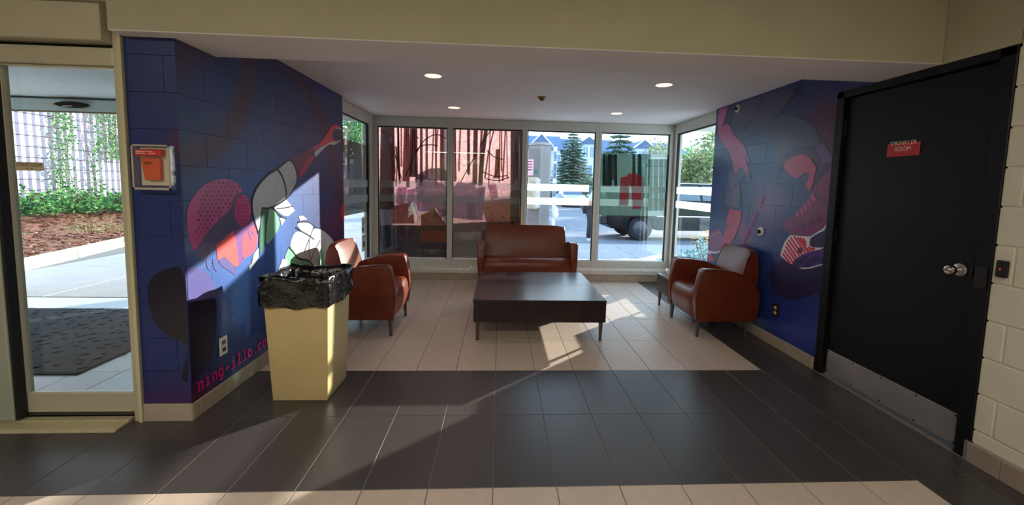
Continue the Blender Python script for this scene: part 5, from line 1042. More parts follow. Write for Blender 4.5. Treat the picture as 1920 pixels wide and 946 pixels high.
# ------------------------------------------------------------------ trash can and its liner
TC = thing('trash_can', (-1.275, 2.76, 0), label='tall beige rectangular trash can beside the helmet mural', cat='trash can')
m_bin = mat('beige_bin_plastic', (196, 174, 124), .45, var=.06, scale=5)
ob = [(-1.452, 2.598), (-1.103, 2.598), (-1.103, 2.925), (-1.452, 2.925)]; ot = [(-1.482, 2.570), (-1.078, 2.570), (-1.078, 2.955), (-1.482, 2.955)]
mb = MB(); z0, z1 = 0.0, .76
ib = [(-1.44, 2.61), (-1.115, 2.61), (-1.115, 2.913), (-1.44, 2.913)]; it = [(-1.470, 2.582), (-1.090, 2.582), (-1.090, 2.943), (-1.470, 2.943)]
vs = [(x, y, z0) for x, y in ob]+[(x, y, z1) for x, y in ot]+[(x, y, .02) for x, y in ib]+[(x, y, z1) for x, y in it]
fs = [(3, 2, 1, 0)]+[(i, (i+1) % 4, 4+(i+1) % 4, 4+i) for i in range(4)]+[(4+i, 4+(i+1) % 4, 12+(i+1) % 4, 12+i) for i in range(4)]+[(12+i, 12+(i+1) % 4, 8+(i+1) % 4, 8+i) for i in range(4)]+[(8, 9, 10, 11)]
mb.add(vs, fs); mb.build('body', m_bin, TC, bevel=.012, seg=3, angle=.3, smooth=True)
rim = MB()
for (a, c, b_, d) in ((-1.490, -1.070, 2.562, 2.572), (-1.490, -1.070, 2.953, 2.963), (-1.490, -1.480, 2.562, 2.963), (-1.080, -1.070, 2.562, 2.963)): rim.box(a, c, b_, d, .735, .765)
rim.build('rim', m_bin, TC, bevel=.004)
def liner():
    mb = MB(); N = 96; rows = []
    def ring(off, z, amp, zamp, seed):
        rnd = random.Random(seed); ph = [rnd.uniform(0, 6.28) for _ in range(6)]
        x0, x1, y0, y1 = -1.482-off, -1.078+off, 2.570-off, 2.955+off
        per = []; L = 2*((x1-x0)+(y1-y0))
        for k in range(N):
            s = k/N*L
            if s < x1-x0: p, nrm = (x0+s, y0), (0, -1)
            elif s < (x1-x0)+(y1-y0): p, nrm = (x1, y0+s-(x1-x0)), (1, 0)
            elif s < 2*(x1-x0)+(y1-y0): p, nrm = (x1-(s-(x1-x0)-(y1-y0)), y1), (0, 1)
            else: p, nrm = (x0, y1-(s-2*(x1-x0)-(y1-y0))), (-1, 0)
            a = k/N*2*PI
            wv = .6*math.sin(5*a+ph[0])+.5*math.sin(11*a+ph[1])+.3*math.sin(19*a+ph[2])+.10*(rnd.random()-.5)
            zz = .6*math.sin(4*a+ph[3])+.4*math.sin(9*a+ph[4])+.08*(rnd.random()-.5)
            per.append((p[0]+nrm[0]*wv*amp, p[1]+nrm[1]*wv*amp, z+zz*zamp))
        return per
    rows.append(ring(.013, .632, .008, .012, 1)); rows.append(ring(.016, .665, .007, .005, 2)); rows.append(ring(.013, .71, .009, .005, 3))
    rows.append(ring(.016, .755, .007, .006, 4)); rows.append(ring(.012, .79, .007, .010, 5)); rows.append(ring(.014, .817, .006, .014, 6)); rows.append(ring(.008, .826, .006, .014, 7)); rows.append(ring(-.014, .812, .005, .014, 8))
    rows.append(ring(-.024, .765, .005, .01, 9)); rows.append(ring(-.032, .69, .005, .01, 10)); rows.append(ring(-.042, .56, .006, .01, 11)); rows.append(ring(-.058, .40, .006, .01, 12)); rows.append(ring(-.09, .25, .008, .01, 13))
    vs = [q for r in rows for q in r]; fs = []
    for i in range(len(rows)-1):
        for k in range(N): fs.append((i*N+k, i*N+(k+1) % N, (i+1)*N+(k+1) % N, (i+1)*N+k))
    fs.append(tuple((len(rows)-1)*N+k for k in range(N)))
    mb.add(vs, fs)
    return mb.build('bin_liner', mat('black_polythene', (13, 13, 15), .17, spec=.7, bump=1.0, bscale=22), label='crumpled shiny black bin liner folded over the beige trash can', cat='trash bag', origin=(-1.28, 2.76, .25), recalc=False)
LN = liner()
for p in LN.data.polygons: p.use_smooth = True

# ------------------------------------------------------------------ ceiling fittings
m_lampglow = mat('downlight_glow', (255, 226, 206), .5, emit=.9)
DL = None
for k, (x, y, lab) in enumerate(((-.618, 3.755, 'recessed round downlight near the beam, left one'), (1.505, 3.775, 'recessed round downlight near the beam, right one'), (-.60, 5.25, 'recessed round downlight near the rear windows, left one'), (1.495, 5.28, 'recessed round downlight near the rear windows, right one'))):
    T = thing('downlight', (x, y, 2.392), label=lab, cat='ceiling light', group='recessed downlights')
    MB().lathe([(.072, 2.392), (.094, 2.388), (.096, 2.3915), (.096, 2.3918), (.072, 2.3921)], (x, y, 0), n=28).build('trim_ring', mat('white_trim_ring', (232, 226, 220), .4), T, smooth=True)
    MB().lathe([(.0, 2.3905), (.074, 2.3905), (.074, 2.3912), (.0, 2.3912)], (x, y, 0), n=28).build('diffuser', m_lampglow, T)
    ld = bpy.data.lights.new('downlight_lamp', 'SPOT'); ld.energy = 9; ld.spot_size = 2.2; ld.spot_blend = .9; ld.color = (1, .84, .72); ld.shadow_soft_size = .07
    lo_ = bpy.data.objects.new('downlight_lamp', ld); COL.objects.link(lo_); lo_.parent = T; lo_.location = (0, 0, -.012)
SPK = thing('ceiling_detector', (.435, 4.466, 2.34), label='small round brass sprinkler head in the middle of the alcove ceiling', cat='sprinkler')
MB().lathe([(.052, 2.392), (.052, 2.388), (.040, 2.380), (.0, 2.380)], (.435, 4.466, 0), n=24).build('escutcheon', mat('bronze_plate', (150, 122, 86), .4, metal=.4), SPK, smooth=True)
MB().lathe([(.034, 2.380), (.034, 2.372), (.022, 2.362), (.014, 2.352), (.0, 2.350)], (.435, 4.466, 0), n=20).build('head', mat('brass_head', (120, 92, 62), .35, metal=.6), SPK, smooth=True)

SG = thing('wall_sign', (-1.35, -6.05, 2.3), label='pale SERVICE lettering on the rear wall of the hall, mirrored in the rear pane', cat='sign')
text_mesh('lettering', 'SERVICE', .22, mat('pale_sign_letters', (250, 240, 200), .5, emit=1.2), SG, lambda u, v, o: (-1.32-u, -6.045, 2.42+v))
# fluorescent strip lights of the front hall, hanging behind the viewer (mirrored in the rear panes)
m_tube = mat('fluorescent_tube', (255, 246, 214), .4, emit=5.0)
m_hous = mat('fixture_housing', (232, 232, 224), .5)
for k, (x0, x1, y, e, lab) in enumerate(((-3.1, -.55, -5.1, 26, 'long fluorescent strip light at the rear of the hall'), (-2.4, .2, -2.6, 26, 'long fluorescent strip light in the middle of the hall'), (-3.6, -1.0, -.3, 28, 'long fluorescent strip light over the left of the hall'), (-.4, 2.1, -.3, 28, 'long fluorescent strip light over the right of the hall'))):
    T = thing('strip_light', ((x0+x1)/2, y, 2.76), label=lab, cat='ceiling light', group='fluorescent strip lights')
    MB().box(x0, x1, y-.06, y+.06, 2.80, 2.90).build('housing', m_hous, T, bevel=.006)
    MB().cyl((x0+.02, y, 2.775), (x1-.02, y, 2.775), .019, n=10).build('tube', m_tube, T)
    ld = bpy.data.lights.new('strip_lamp', 'AREA'); ld.shape = 'RECTANGLE'; ld.size = x1-x0; ld.size_y = .10; ld.energy = e; ld.color = (1, .95, .84)
    lo_ = bpy.data.objects.new('strip_lamp', ld); COL.objects.link(lo_); lo_.parent = T; lo_.location = (0, 0, -.02)
# ------------------------------------------------------------------ outdoors: ground
m_conc = mat('pale_concrete', (158, 156, 156), .85, var=.08, scale=2.5, bump=.1, bscale=60, rvar=.03)
m_asph = mat('asphalt', (112, 116, 126), .85, var=.08, scale=.8)
m_earth = mat('mulch_earth', (112, 74, 56), .95, var=.35, scale=6, bump=.4, bscale=25)
base = MB(); base.box(-60, 60, 10.12, 120, -.22, -.10); base.build('road', m_asph, kind='structure', label='grey asphalt street and parking lot outside', origin=(0, 40, -.22))
SW = MB().box(-60, 40, 4.95, 10.1, -.22, -.012).build('sidewalk', mat('sidewalk_joint', (110, 108, 104), .9), kind='structure', label='pale concrete sidewalk outside the windows', origin=(0, 8, -.22))
sl = None
for i in range(-4, 5):
    for j in range(2):
        x = i*1.95+.9; y = 6.2+j*1.95; c = (x+.97, y+.97, 0)
        if sl is None: sl = MB().box(x, x+1.94, y, y+1.94, -.05, 0).build('concrete_slab', m_conc, SW, bevel=.008, seg=1, origin=c)
        else: share(sl, 'concrete_slab', SW, c)
s2 = None
for i in range(3):
    for j in range(3):
        x = -7.0+i*1.65; y = 4.95+j*1.7
        if y+1.7 > 6.2 and x > -2.4: continue
        c = (x+.82, y+.84, .0015)
        if s2 is None: s2 = MB().box(x, x+1.64, y, y+1.69, -.05, .0015).build('concrete_slab', m_conc, SW, bevel=.006, seg=1, origin=c)
        else: share(s2, 'concrete_slab', SW, c)
box('driveway', m_conc, None, (-7.2, -1.5, 10.1, 40, -.2, -.001), kind='structure', label='pale concrete drive beyond the left side window')
# soffits left and right of the glazed bay
m_soff = mat('soffit_white', (214, 212, 202), .7)
for nm, lab, x0, x1, y0 in (('soffit', 'white panelled soffit outside the right side window', 2.74, 6.5, 3.0), ('soffit', 'white panelled soffit outside the left side window', -6.5, -1.98, 4.96)):
    S = MB().box(x0, x1, y0, 6.2, 2.34, 2.46).build(nm, m_soff, kind='structure', label=lab)
    k = y0+.1
    while k < 6.15:
        MB().box(x0, x1, k, k+.05, 2.30, 2.345).build('soffit_batten', m_soff, S); k += .32
# ------------------------------------------------------------------ outdoors: planted bank and retaining wall (left)
CURB = MB()
cl = [(-6.75, 4.6), (-7.06, 6.31), (-7.35, 7.4), (-7.75, 8.75), (-8.4, 11), (-9.2, 13.6)]
CB = thing('kerb', (-7.4, 8, 0), label='weathered concrete kerb along the mulch bed outside the entrance', cat='kerb')
for k, (a, b) in enumerate(zip(cl, cl[1:])):
    d = Vector((b[0]-a[0], b[1]-a[1], 0)).normalized()*.006
    a = (a[0]+d.x, a[1]+d.y); b = (b[0]-d.x, b[1]-d.y)
    MB().hexa([(a[0], a[1], -.05), (a[0]-.22, a[1]-.06, -.05), (b[0]-.22, b[1]-.06, -.05), (b[0], b[1], -.05)], [(a[0]-.03, a[1], .14), (a[0]-.20, a[1]-.06, .15), (b[0]-.20, b[1]-.06, .15), (b[0]-.03, b[1], .14)]).build('kerb_stone', mat('kerb_concrete', (190, 178, 152), .9, var=.18, scale=6, bump=.3, bscale=40), CB, bevel=.02)
bk = MB(); nu, nv = 22, 40; vs = []
def bank_z(t, y): return .10+.74*t**1.2+.05*math.sin(3.1*t*4+y*1.7)*math.sin(y*2.3)*t
def kx(y):
    for a, b in zip(cl, cl[1:]):
        if a[1] <= y <= b[1]: return a[0]+(b[0]-a[0])*(y-a[1])/(b[1]-a[1])
    return cl[-1][0]
for j in range(nv+1):
    y = 4.6+j*(15-4.6)/nv; x0 = kx(y)-.15
    for i in range(nu+1):
        t = i/nu; vs.append((x0+(-11.05-x0)*t, y, bank_z(t, y)+random.uniform(-.012, .012)))
bk.add(vs, [(j*(nu+1)+i, j*(nu+1)+i+1, (j+1)*(nu+1)+i+1, (j+1)*(nu+1)+i) for j in range(nv) for i in range(nu)])
BANK = bk.build('planting_bank', m_earth, kind='structure', label='mulch covered bank rising to the ribbed retaining wall', smooth='all')
ch_ = MB(); gr_ = MB()
for k in range(4200):
    y = random.uniform(5.2, 13); t = random.random()**1.1*.62; x0 = kx(y)-.2; x = x0+(-11.05-x0)*t; z = bank_z(t, y)
    a = random.uniform(0, PI); L = random.uniform(.02, .06); wv = random.uniform(.008, .018); tl = random.uniform(-.02, .02)
    c, s = math.cos(a), math.sin(a)
    ch_.add([(x-c*L-s*wv, y-s*L+c*wv, z+.01-tl), (x-c*L+s*wv, y-s*L-c*wv, z+.018-tl), (x+c*L+s*wv, y+s*L-c*wv, z+.02+tl), (x+c*L-s*wv, y+s*L+c*wv, z+.012+tl)], [(0, 1, 2, 3)])
    ch_.mi[-1] = random.choice((0, 0, 1, 2))
tag(ch_.build('mulch_chips', [mat('chip_red', (150, 84, 62), .9), mat('chip_tan', (196, 150, 116), .9), mat('chip_dark', (92, 56, 44), .9)], origin=(-9, 9, .1), recalc=False), 'red brown wood mulch chips scattered over the bank', 'mulch', kind='stuff')
for k in range(2600):
    y = random.uniform(5.2, 13); t = .14+.34*random.random()
    if math.sin(y*2.1)+math.sin(t*19+y) < .1: continue
    x0 = kx(y)-.2; x = x0+(-11.05-x0)*t; z = bank_z(t, y); a = random.uniform(0, 2*PI); h = random.uniform(.03, .09)
    gr_.add([(x-.008*math.cos(a), y-.008*math.sin(a), z), (x+.008*math.cos(a), y+.008*math.sin(a), z), (x+random.uniform(-.03, .03), y+random.uniform(-.03, .03), z+h)], [(0, 1, 2)])
tag(gr_.build('grass_tufts', mat('dry_grass', (140, 150, 96), .9, transl=.3), origin=(-9, 9, .1), recalc=False), 'sparse green grass tufts growing through the mulch', 'grass', kind='stuff')
m_ret = mat('lilac_white_concrete', (178, 170, 180), .85, var=.08, scale=3, rvar=.05)
RW = MB().box(-11.5, -11.10, 4.0, 19, 0, 4.7).build('wall_retaining', mat('retaining_joint', (112, 104, 108), .9), kind='structure', label='tall pale ribbed concrete retaining wall behind the shrubs')
prof = []
y = 4.0
while y < 19:
    prof += [(y, -11.06), (y+.03, -11.015), (y+.11, -11.015), (y+.14, -11.06)]; y += .17
prof = [(yy, xx) for yy, xx in prof]
for c in range(16):
    z0 = .55+c*.255
    if c in (11, ):  # plain course in the upper part
        MB().box(-11.3, -11.03, 4.0, 9.9, z0+.006, z0+.249).build('wall_course', m_ret, RW)
        pp = [p for p in prof if p[0] > 9.9]
    else: pp = prof
    n = len(pp); mb = MB()
    vs = [(x, yy, z) for z in (z0+.007, z0+.248) for yy, x in pp]
    mb.add(vs, [(i, i+1, n+i+1, n+i) for i in range(n-1)])
    mb.add([(x, yy, z0+.248) for yy, x in pp]+[(-11.3, pp[-1][0], z0+.248), (-11.3, pp[0][0], z0+.248)], [tuple(range(n+2))])
    mb.build('wall_course', m_ret, RW, recalc=False)
# ------------------------------------------------------------------ leaves
def leaf(mb, p, size, mi=0, droop=0., elong=1.5):
    d = Vector((random.gauss(0, 1), random.gauss(0, 1), random.gauss(0, .6)-droop)).normalized()
    a = d.cross(Vector((random.gauss(0, 1), random.gauss(0, 1), random.gauss(0, 1)))).normalized()
    L = size*elong*random.uniform(.7, 1.2); wv = size*.5*random.uniform(.7, 1.2); p = Vector(p)
    mb.cur = mi; nrm = d.cross(a)*size*.15
    mb.add([p, p+d*L*.5+a*wv+nrm, p+d*L, p+d*L*.5-a*wv+nrm], [(0, 1, 2), (0, 2, 3)])
def greens(key, cols, tr=.35): return [mat('%s_leaf_%d' % (key, i), c, .6, transl=tr, spec=.3) for i, c in enumerate(cols)]
g_shrub = greens('shrub', ((58, 112, 66), (84, 142, 78), (122, 168, 88), (40, 84, 54)))
g_ivy = greens('ivy', ((92, 140, 84), (122, 164, 98), (72, 116, 70)))
def shrub(x, y, z, rx, ry, h, n, label, group, cols, size=.06, name='shrub'):
    T = thing(name, (x, y, z), label=label, cat='shrub', group=group)
    st = MB()
    for k in range(7):
        a = random.uniform(0, 2*PI); st.tube([(x, y, z-.05), (x+.4*rx*math.cos(a), y+.4*ry*math.sin(a), z+h*.45), (x+.75*rx*math.cos(a), y+.75*ry*math.sin(a), z+h*.8)], [.014, .010, .005], 5)
    st.build('stem', mat('shrub_stem', (92, 72, 56), .8), T)
    mb = MB()
    for k in range(n):
        a = random.uniform(0, 2*PI); r = random.random()**.45; e = random.random()
        px = x+rx*r*math.cos(a); py = y+ry*r*math.sin(a); pz = z+.04+h*(1-.65*r*r)*(e**.6)*(.8+.3*math.sin(5*a))
        leaf(mb, (px, py, pz), size, random.randrange(len(cols)))
    mb.build('foliage', cols, T, recalc=False, kind='stuff')
    return T
labs = ['leafy green shrub at the foot of the retaining wall, nearest the door frame', 'leafy green shrub at the foot of the retaining wall, second from the door frame', 'leafy green shrub under the middle ivy vine', 'leafy green shrub under the left ivy vine', 'leafy green shrub behind the STAND CLEAR sticker', 'low leafy shrub at the left edge of the door glass']
for k, (x, y) in enumerate(((-10.1, 12.7), (-10.1, 11.75), (-10.05, 10.8), (-10.1, 9.9), (-10.1, 9.0), (-10.1, 8.1))):
    zz = bank_z((kx(y)-.15-x)/(kx(y)-.15+11.05), y)
    shrub(x, y, zz, .70, .55, .62, 950, labs[k], 'shrubs along the retaining wall', g_shrub, .062)
def vine(y0, y1, ztop, zbot, n, label, blobs=0):
    T = thing('ivy_vine', (-10.98, (y0+y1)/2, zbot), label=label, cat='vine', group='ivy vines on the retaining wall')
    st = MB(); mb = MB(); strands = max(2, int((y1-y0)/.12))
    for s in range(strands):
        y = random.uniform(y0, y1); pts = []
        for k in range(9): pts.append((-10.96+.010*math.sin(k), y+.09*math.sin(k*1.3+s)+random.uniform(-.03, .03), zbot+(ztop-zbot)*k/8))
        st.tube(pts, .009, 4)
    for k in range(n):
        t = random.random(); z = zbot+(ztop-zbot)*t
        yy = random.gauss((y0+y1)/2+.08*math.sin(z*3), (y1-y0)*.32)
        if blobs and t > .55: yy += random.gauss(0, (y1-y0)*.45)
        leaf(mb, (-10.90+random.uniform(0, .05+.16*(blobs and t > .55)), yy, z), .05, random.randrange(3), droop=.8)
    st.build('stems', mat('vine_stem', (150, 120, 108), .85), T); mb.build('foliage', g_ivy, T, recalc=False, kind='stuff')
vine(10.55, 11.0, 4.4, .9, 900, 'narrow ivy vine hanging down the left of the retaining wall')
vine(11.45, 11.75, 4.4, 1.0, 420, 'thin middle ivy vine on the retaining wall')
vine(11.75, 12.4, 4.4, 1.9, 900, 'bushy ivy vine hanging high on the retaining wall', 1)
vine(12.9, 13.5, 4.4, 1.5, 520, 'sparse ivy vine near the right end of the retaining wall', 1)

# ------------------------------------------------------------------ trees
def spruce(x, y, z, H, R, label, cols, nl=26, low=.06):
    T = thing('spruce_tree', (x, y, z), label=label, cat='tree')
    MB().cyl((x, y, z), (x, y, z+H*.97), H*.022, .02, 8).build('trunk', mat('spruce_bark', (84, 72, 66), .9), T)
    mb = MB()
    for k in range(nl):
        t = k/(nl-1); h = z+H*(low+(1-low)*t); r = R*(1-t)**.85+.12
        nb = max(5, int(15*(1-t)+5))
        for b in range(nb):
            a = 2*PI*(b+random.random()*.7)/nb+k; rr = r*random.uniform(.75, 1.12)
            segs = max(3, int(rr/.2))
            for q in range(segs):
                f = (q+.6)/segs; px = x+rr*f*math.cos(a); py = y+rr*f*math.sin(a); pz = h-rr*.30*f+rr*.12*f*f+random.uniform(-.05, .05)
                wd = (.16+.22*(1-abs(f-.6)))*min(1, .4+r/R)
                dx, dy = math.cos(a), math.sin(a)
                for s in (-1, 1):
                    mb.cur = random.randrange(len(cols)); e = random.uniform(.8, 1.3)
                    mb.add([(px-dx*.14, py-dy*.14, pz+.02), (px+dx*.1-dy*s*wd*e, py+dy*.1+dx*s*wd*e, pz-.10*e), (px+dx*.30*e, py+dy*.30*e, pz-.05), (px, py, pz-.17)], [(0, 1, 2), (0, 3, 2)])
    mb.build('needles', cols, T, recalc=False, kind='stuff')
g_spr = greens('spruce', ((104, 138, 128), (136, 166, 148), (82, 112, 106), (160, 182, 160)), .25)
spruce(6.75, 38, -.1, 7.0, 2.6, 'tall blue-green spruce seen through the clear rear pane', g_spr)
spruce(7.95, 27, -.1, 6.0, 2.1, 'dark conifer seen above the dark film of the rear pane', g_spr, nl=18, low=.1)
def broad(x, y, z, H, R, n, label, cols, size=.22, trunk_h=.4, group=None):
    T = thing('broadleaf_tree', (x, y, z), label=label, cat='tree', group=group)
    tr = MB(); tr.tube([(x, y, z), (x+.05, y, z+H*trunk_h), (x, y+.1, z+H*.75)], [.16, .12, .05], 8)
    for k in range(6):
        a = k*1.1; tr.tube([(x, y, z+H*trunk_h*(.8+.1*k)), (x+.5*R*math.cos(a), y+.5*R*math.sin(a), z+H*(.55+.05*k))], [.06, .025], 5)
    tr.build('trunk', mat('tree_bark', (128, 116, 104), .9), T)
    mb = MB(); cl_ = []
    for k in range(16):
        a = random.uniform(0, 2*PI); q = random.random()**.6*R*.72; cl_.append((x+q*math.cos(a), y+q*math.sin(a), z+H*random.uniform(.42, .88), R*random.uniform(.28, .48)))
    for k in range(n):
        c = random.choice(cl_); d = Vector((random.gauss(0, 1), random.gauss(0, 1), random.gauss(0, .8))).normalized()*c[3]*random.uniform(.6, 1.05)
        leaf(mb, (c[0]+d.x, c[1]+d.y, c[2]+d.z), size, random.randrange(len(cols)))
    mb.build('foliage', cols, T, recalc=False, kind='stuff')
g_olive = greens('olive', ((120, 138, 96), (146, 156, 104), (98, 120, 92), (170, 172, 116)))
g_fresh = greens('fresh', ((96, 158, 96), (128, 180, 104), (80, 138, 96)))
broad(12.0, 24, -.1, 5.1, 2.3, 2600, 'olive green tree with a thin trunk in the right side window', g_olive, .16)
broad(18.3, 34, -.1, 6.0, 2.6, 2200, 'bright green tree behind the olive tree in the right side window', g_fresh, .2)
broad(16.5, 41, -.1, 6.2, 2.5, 1800, 'grey-green tree at the right edge of the film pane', g_olive, .2)
broad(-13.2, 36, 0, 9.5, 3.4, 2600, 'sunlit green tree above the film of the left side window', g_fresh, .26)
m_hedge = greens('hedge', ((84, 108, 92), (104, 128, 98), (70, 92, 84)))
def hedge(x0, x1, y, h, n, label, name='hedge'):
    T = thing(name, ((x0+x1)/2, y, -.1), label=label, cat='hedge')
    MB().box(x0+.3, x1-.3, y-.4, y+.4, -.1, h*.7).build('core', mat('hedge_core', (62, 78, 64), .9), T)
    mb = MB()
    for k in range(n): leaf(mb, (random.uniform(x0, x1), y+random.uniform(-.8, .8), -.1+h*random.random()**.7*(1+.2*math.sin(k))), .22, random.randrange(3))
    mb.build('foliage', m_hedge, T, recalc=False, kind='stuff')
hedge(9.5, 24, 47, 2.9, 2600, 'grey-green hedge behind the parked pickup truck')
# ------------------------------------------------------------------ houses
m_side = mat('pale_blue_siding', (206, 220, 236), .7, var=.03); m_roof = mat('blue_grey_shingles', (92, 112, 148), .8, var=.1, scale=1.5)
m_trimw = mat('white_house_trim', (240, 244, 248), .6); m_pane = mat('house_window_glass', (120, 150, 184), .15, spec=.7)
def house(x, y, wd, dp, eave, ridge, label, gables=(), wins=()):
    T = thing('house', (x+wd/2, y, -.1), label=label, cat='house', group='townhouses across the street')
    MB().box(x, x+wd, y, y+dp, -.1, eave).build('walls', m_side, T)
    rf = MB(); rf.prism([(y-.5, eave-.1), (y+dp/2, ridge), (y+dp+.5, eave-.1)], 'x', x-.5, x+wd+.5)
    rf.build('roof', m_roof, T)
    for (gx, gw, ge, gr, out_) in gables:
        B = MB().box(gx-gw/2, gx+gw/2, y-out_, y+.5, -.1, ge).build('bay', m_side, T)
        g = MB(); g.prism([(gx-gw/2-.45, ge-.05), (gx, gr), (gx+gw/2+.45, ge-.05)], 'y', y-out_-.4, y+dp/2); g.build('gable_roof', m_roof, T)
        f = MB(); f.prism([(gx-gw/2-.55, ge-.28), (gx, gr-.1), (gx+gw/2+.55, ge-.28), (gx+gw/2+.55, ge-.02), (gx, gr+.12), (gx-gw/2-.55, ge-.02)], 'y', y-out_-.48, y-out_-.36); f.build('gable_trim', m_trimw, T)
    for (wx, wz, ww, wh, out_) in wins:
        F_ = MB().box(wx-ww/2-.1, wx+ww/2+.1, y-out_-.06, y-out_+.02, wz-.1, wz+wh+.1).build('window', m_trimw, T)
        k = MB()
        for s in (-1, 1): k.box(wx+s*ww/4-ww/4+.03, wx+s*ww/4+ww/4-.03, y-out_-.08, y-out_-.05, wz, wz+wh)
        k.build('pane', m_pane, F_)
house(2.2, 60, 6.6, 9, 6.9, 9.3, 'pale blue townhouse with a dormer behind the utility cabinet', gables=((5.8, 2.4, 7.3, 8.9, 1.2),), wins=((5.8, 4.8, 1.3, 1.5, 1.2), (8.3, 4.6, 1.1, 1.5, 0), (5.8, 1.6, 1.3, 1.5, 1.2)))
house(10.0, 60.5, 7.3, 9, 6.9, 9.0, 'pale blue townhouse with a gabled bay right of the spruce', gables=((12.75, 2.3, 7.75, 8.75, 1.5),), wins=((12.35, 5.7, .75, 1.6, 1.5), (13.3, 5.7, .6, 1.6, 1.5), (12.75, 3.0, 1.4, 1.6, 1.5), (12.75, .6, 1.4, 1.5, 1.5), (15.6, 4.6, 1.1, 1.5, 0)))
house(18.6, 61, 9.5, 9, 6.8, 8.8, 'pale blue townhouse above the dark film of the rear pane', gables=((21.2, 2.4, 7.4, 8.6, 1.4),), wins=((20.8, 5.4, .8, 1.5, 1.4), (21.7, 5.4, .8, 1.5, 1.4), (25, 4.6, 1.1, 1.5, 0)))
LH = thing('house', (-13.6, 45, 0), label='brick house with a pale blue gable seen through the left side window', cat='house')
MB().box(-15.9, -10.5, 45, 52, 0, 7.35).build('walls', mat('mauve_brick', (182, 160, 160), .8, var=.1, scale=3), LH)
g = MB(); g.prism([(-15.9, 7.0), (-14.05, 9.0), (-12.2, 7.0)], 'y', 45, 50); g.build('gable_wall', MATS['mauve_brick'], LH)
m_bluetrim = mat('sky_blue_trim', (150, 206, 236), .6)
f = MB(); f.prism([(-16.5, 6.6), (-14.05, 9.0), (-11.6, 6.6), (-11.6, 7.1), (-14.05, 9.5), (-16.5, 7.1)], 'y', 44.6, 51); f.build('gable_trim', m_bluetrim, LH)
WN = MB().box(-15.0, -13.6, 44.9, 45.05, 5.4, 6.9).build('window', m_bluetrim, LH)
k = MB(); k.box(-14.9, -14.35, 44.86, 44.92, 5.5, 6.8); k.box(-14.25, -13.7, 44.86, 44.92, 5.5, 6.8); k.build('pane', m_pane, WN)
hl = MB(); vs = []
for i in range(41):
    x = -90+i*5; h = 9+2.2*math.sin(i*.7)+1.5*math.sin(i*1.9)
    vs += [(x, 150, -1), (x, 150, h), (x, 170, h*.9), (x, 170, -1)]
hl.add(vs, [(4*i+a, 4*i+4+a, 4*i+4+(a+1), 4*i+(a+1)) for i in range(40) for a in range(3)])
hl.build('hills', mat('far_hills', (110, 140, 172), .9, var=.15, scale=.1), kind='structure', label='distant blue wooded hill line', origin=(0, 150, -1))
# ------------------------------------------------------------------ street furniture and vehicles
UC = thing('utility_cabinet', (.92, 9.1, 0), label='tall grey utility cabinet with flyers outside the clear pane', cat='cabinet')
m_cab = mat('grey_cabinet', (132, 128, 128), .5, metal=.2, var=.06)
a_ = math.radians(40); cx, cy = .905, 9.17
def cabp(u, v): return (cx+u*math.cos(a_)-v*math.sin(a_), cy+u*math.sin(a_)+v*math.cos(a_))
def cabbox(u0, u1, v0, v1, z0, z1, name, m, par):
    return MB().hexa([(*cabp(u, v), z0) for u, v in ((u0, v0), (u1, v0), (u1, v1), (u0, v1))], [(*cabp(u, v), z1) for u, v in ((u0, v0), (u1, v0), (u1, v1), (u0, v1))]).build(name, m, par, bevel=.006, seg=1)
# v0 side faces right-front, u0 side faces left-front
cabbox(-.19, .155, -.175, .21, .06, 2.33, 'body', m_cab, UC)
cabbox(-.21, .175, -.195, .23, 2.33, 2.385, 'cap', mat('cabinet_cap', (148, 142, 140), .5, metal=.2), UC)
cabbox(-.22, .19, -.21, .24, 0, .06, 'plinth', mat('cabinet_plinth', (150, 148, 144), .8), UC)
cabbox(-.197, -.19, -.15, .19, .2, 2.25, 'door', mat('cabinet_door', (120, 112, 112), .5, metal=.2), UC)
fl = cabbox(-.206, -.198, .02, .235, 1.66, 2.02, 'pink_flyer', mat('pink_flyer_paper', (232, 180, 190), .8), UC)
ink = MB()
for r in range(4):
    z = 1.97-r*.06; p0 = cabp(-.2075, .06+.02*(r % 2)); p1 = cabp(-.2075, .20); p2 = cabp(-.2065, .20); p3 = cabp(-.2065, .06)
    ink.hexa([(*p0, z-.012), (*p1, z-.012), (*p2, z-.012), (*p3, z-.012)], [(*p0, z+.012), (*p1, z+.012), (*p2, z+.012), (*p3, z+.012)])
ink.build('flyer_print', mat('dark_pink_ink', (120, 70, 84), .8), fl)
cabbox(-.30, -.19, -.16, .12, .92, 1.62, 'notice_box', mat('taped_tan_box', (186, 172, 148), .7, var=.3, scale=12), UC)
cabbox(-.31, -.19, -.20, -.16, .95, 1.58, 'box_label', m_paper, UC)
cabbox(-.202, -.198, -.10, .0, 1.70, 1.79, 'green_sticker', mat('green_sticker', (30, 112, 104), .6), UC)
cabbox(-.202, -.198, .02, .06, 1.93, 2.0, 'green_sticker', MATS['green_sticker'], UC)
PB = thing('flyer_post', (1.24, 9.0, 0), label='narrow white post wrapped in flyers right of the utility cabinet', cat='post')
MB().box(1.17, 1.25, 8.98, 9.03, 0, 2.30).build('post', mat('white_flyer_wrap', (236, 236, 232), .8, var=.1, scale=9), PB, bevel=.004)
for z0, z1 in ((1.98, 2.2), (1.60, 1.93), (1.2, 1.5)):
    MB().box(1.175, 1.245, 8.974, 8.981, z0, z1).build('flyer', mat('blue_flyer', (120, 136, 160), .8, var=.4, scale=18), PB)
MB().lathe([(0, .72), (.04, .74), (.065, .80), (.05, .90), (.02, .97), (0, .98)], (1.25, 8.94, 0), n=10).build('plastic_bag', mat('white_bag', (236, 238, 240), .5, transl=.3, bump=.6, bscale=20), PB, smooth=True)
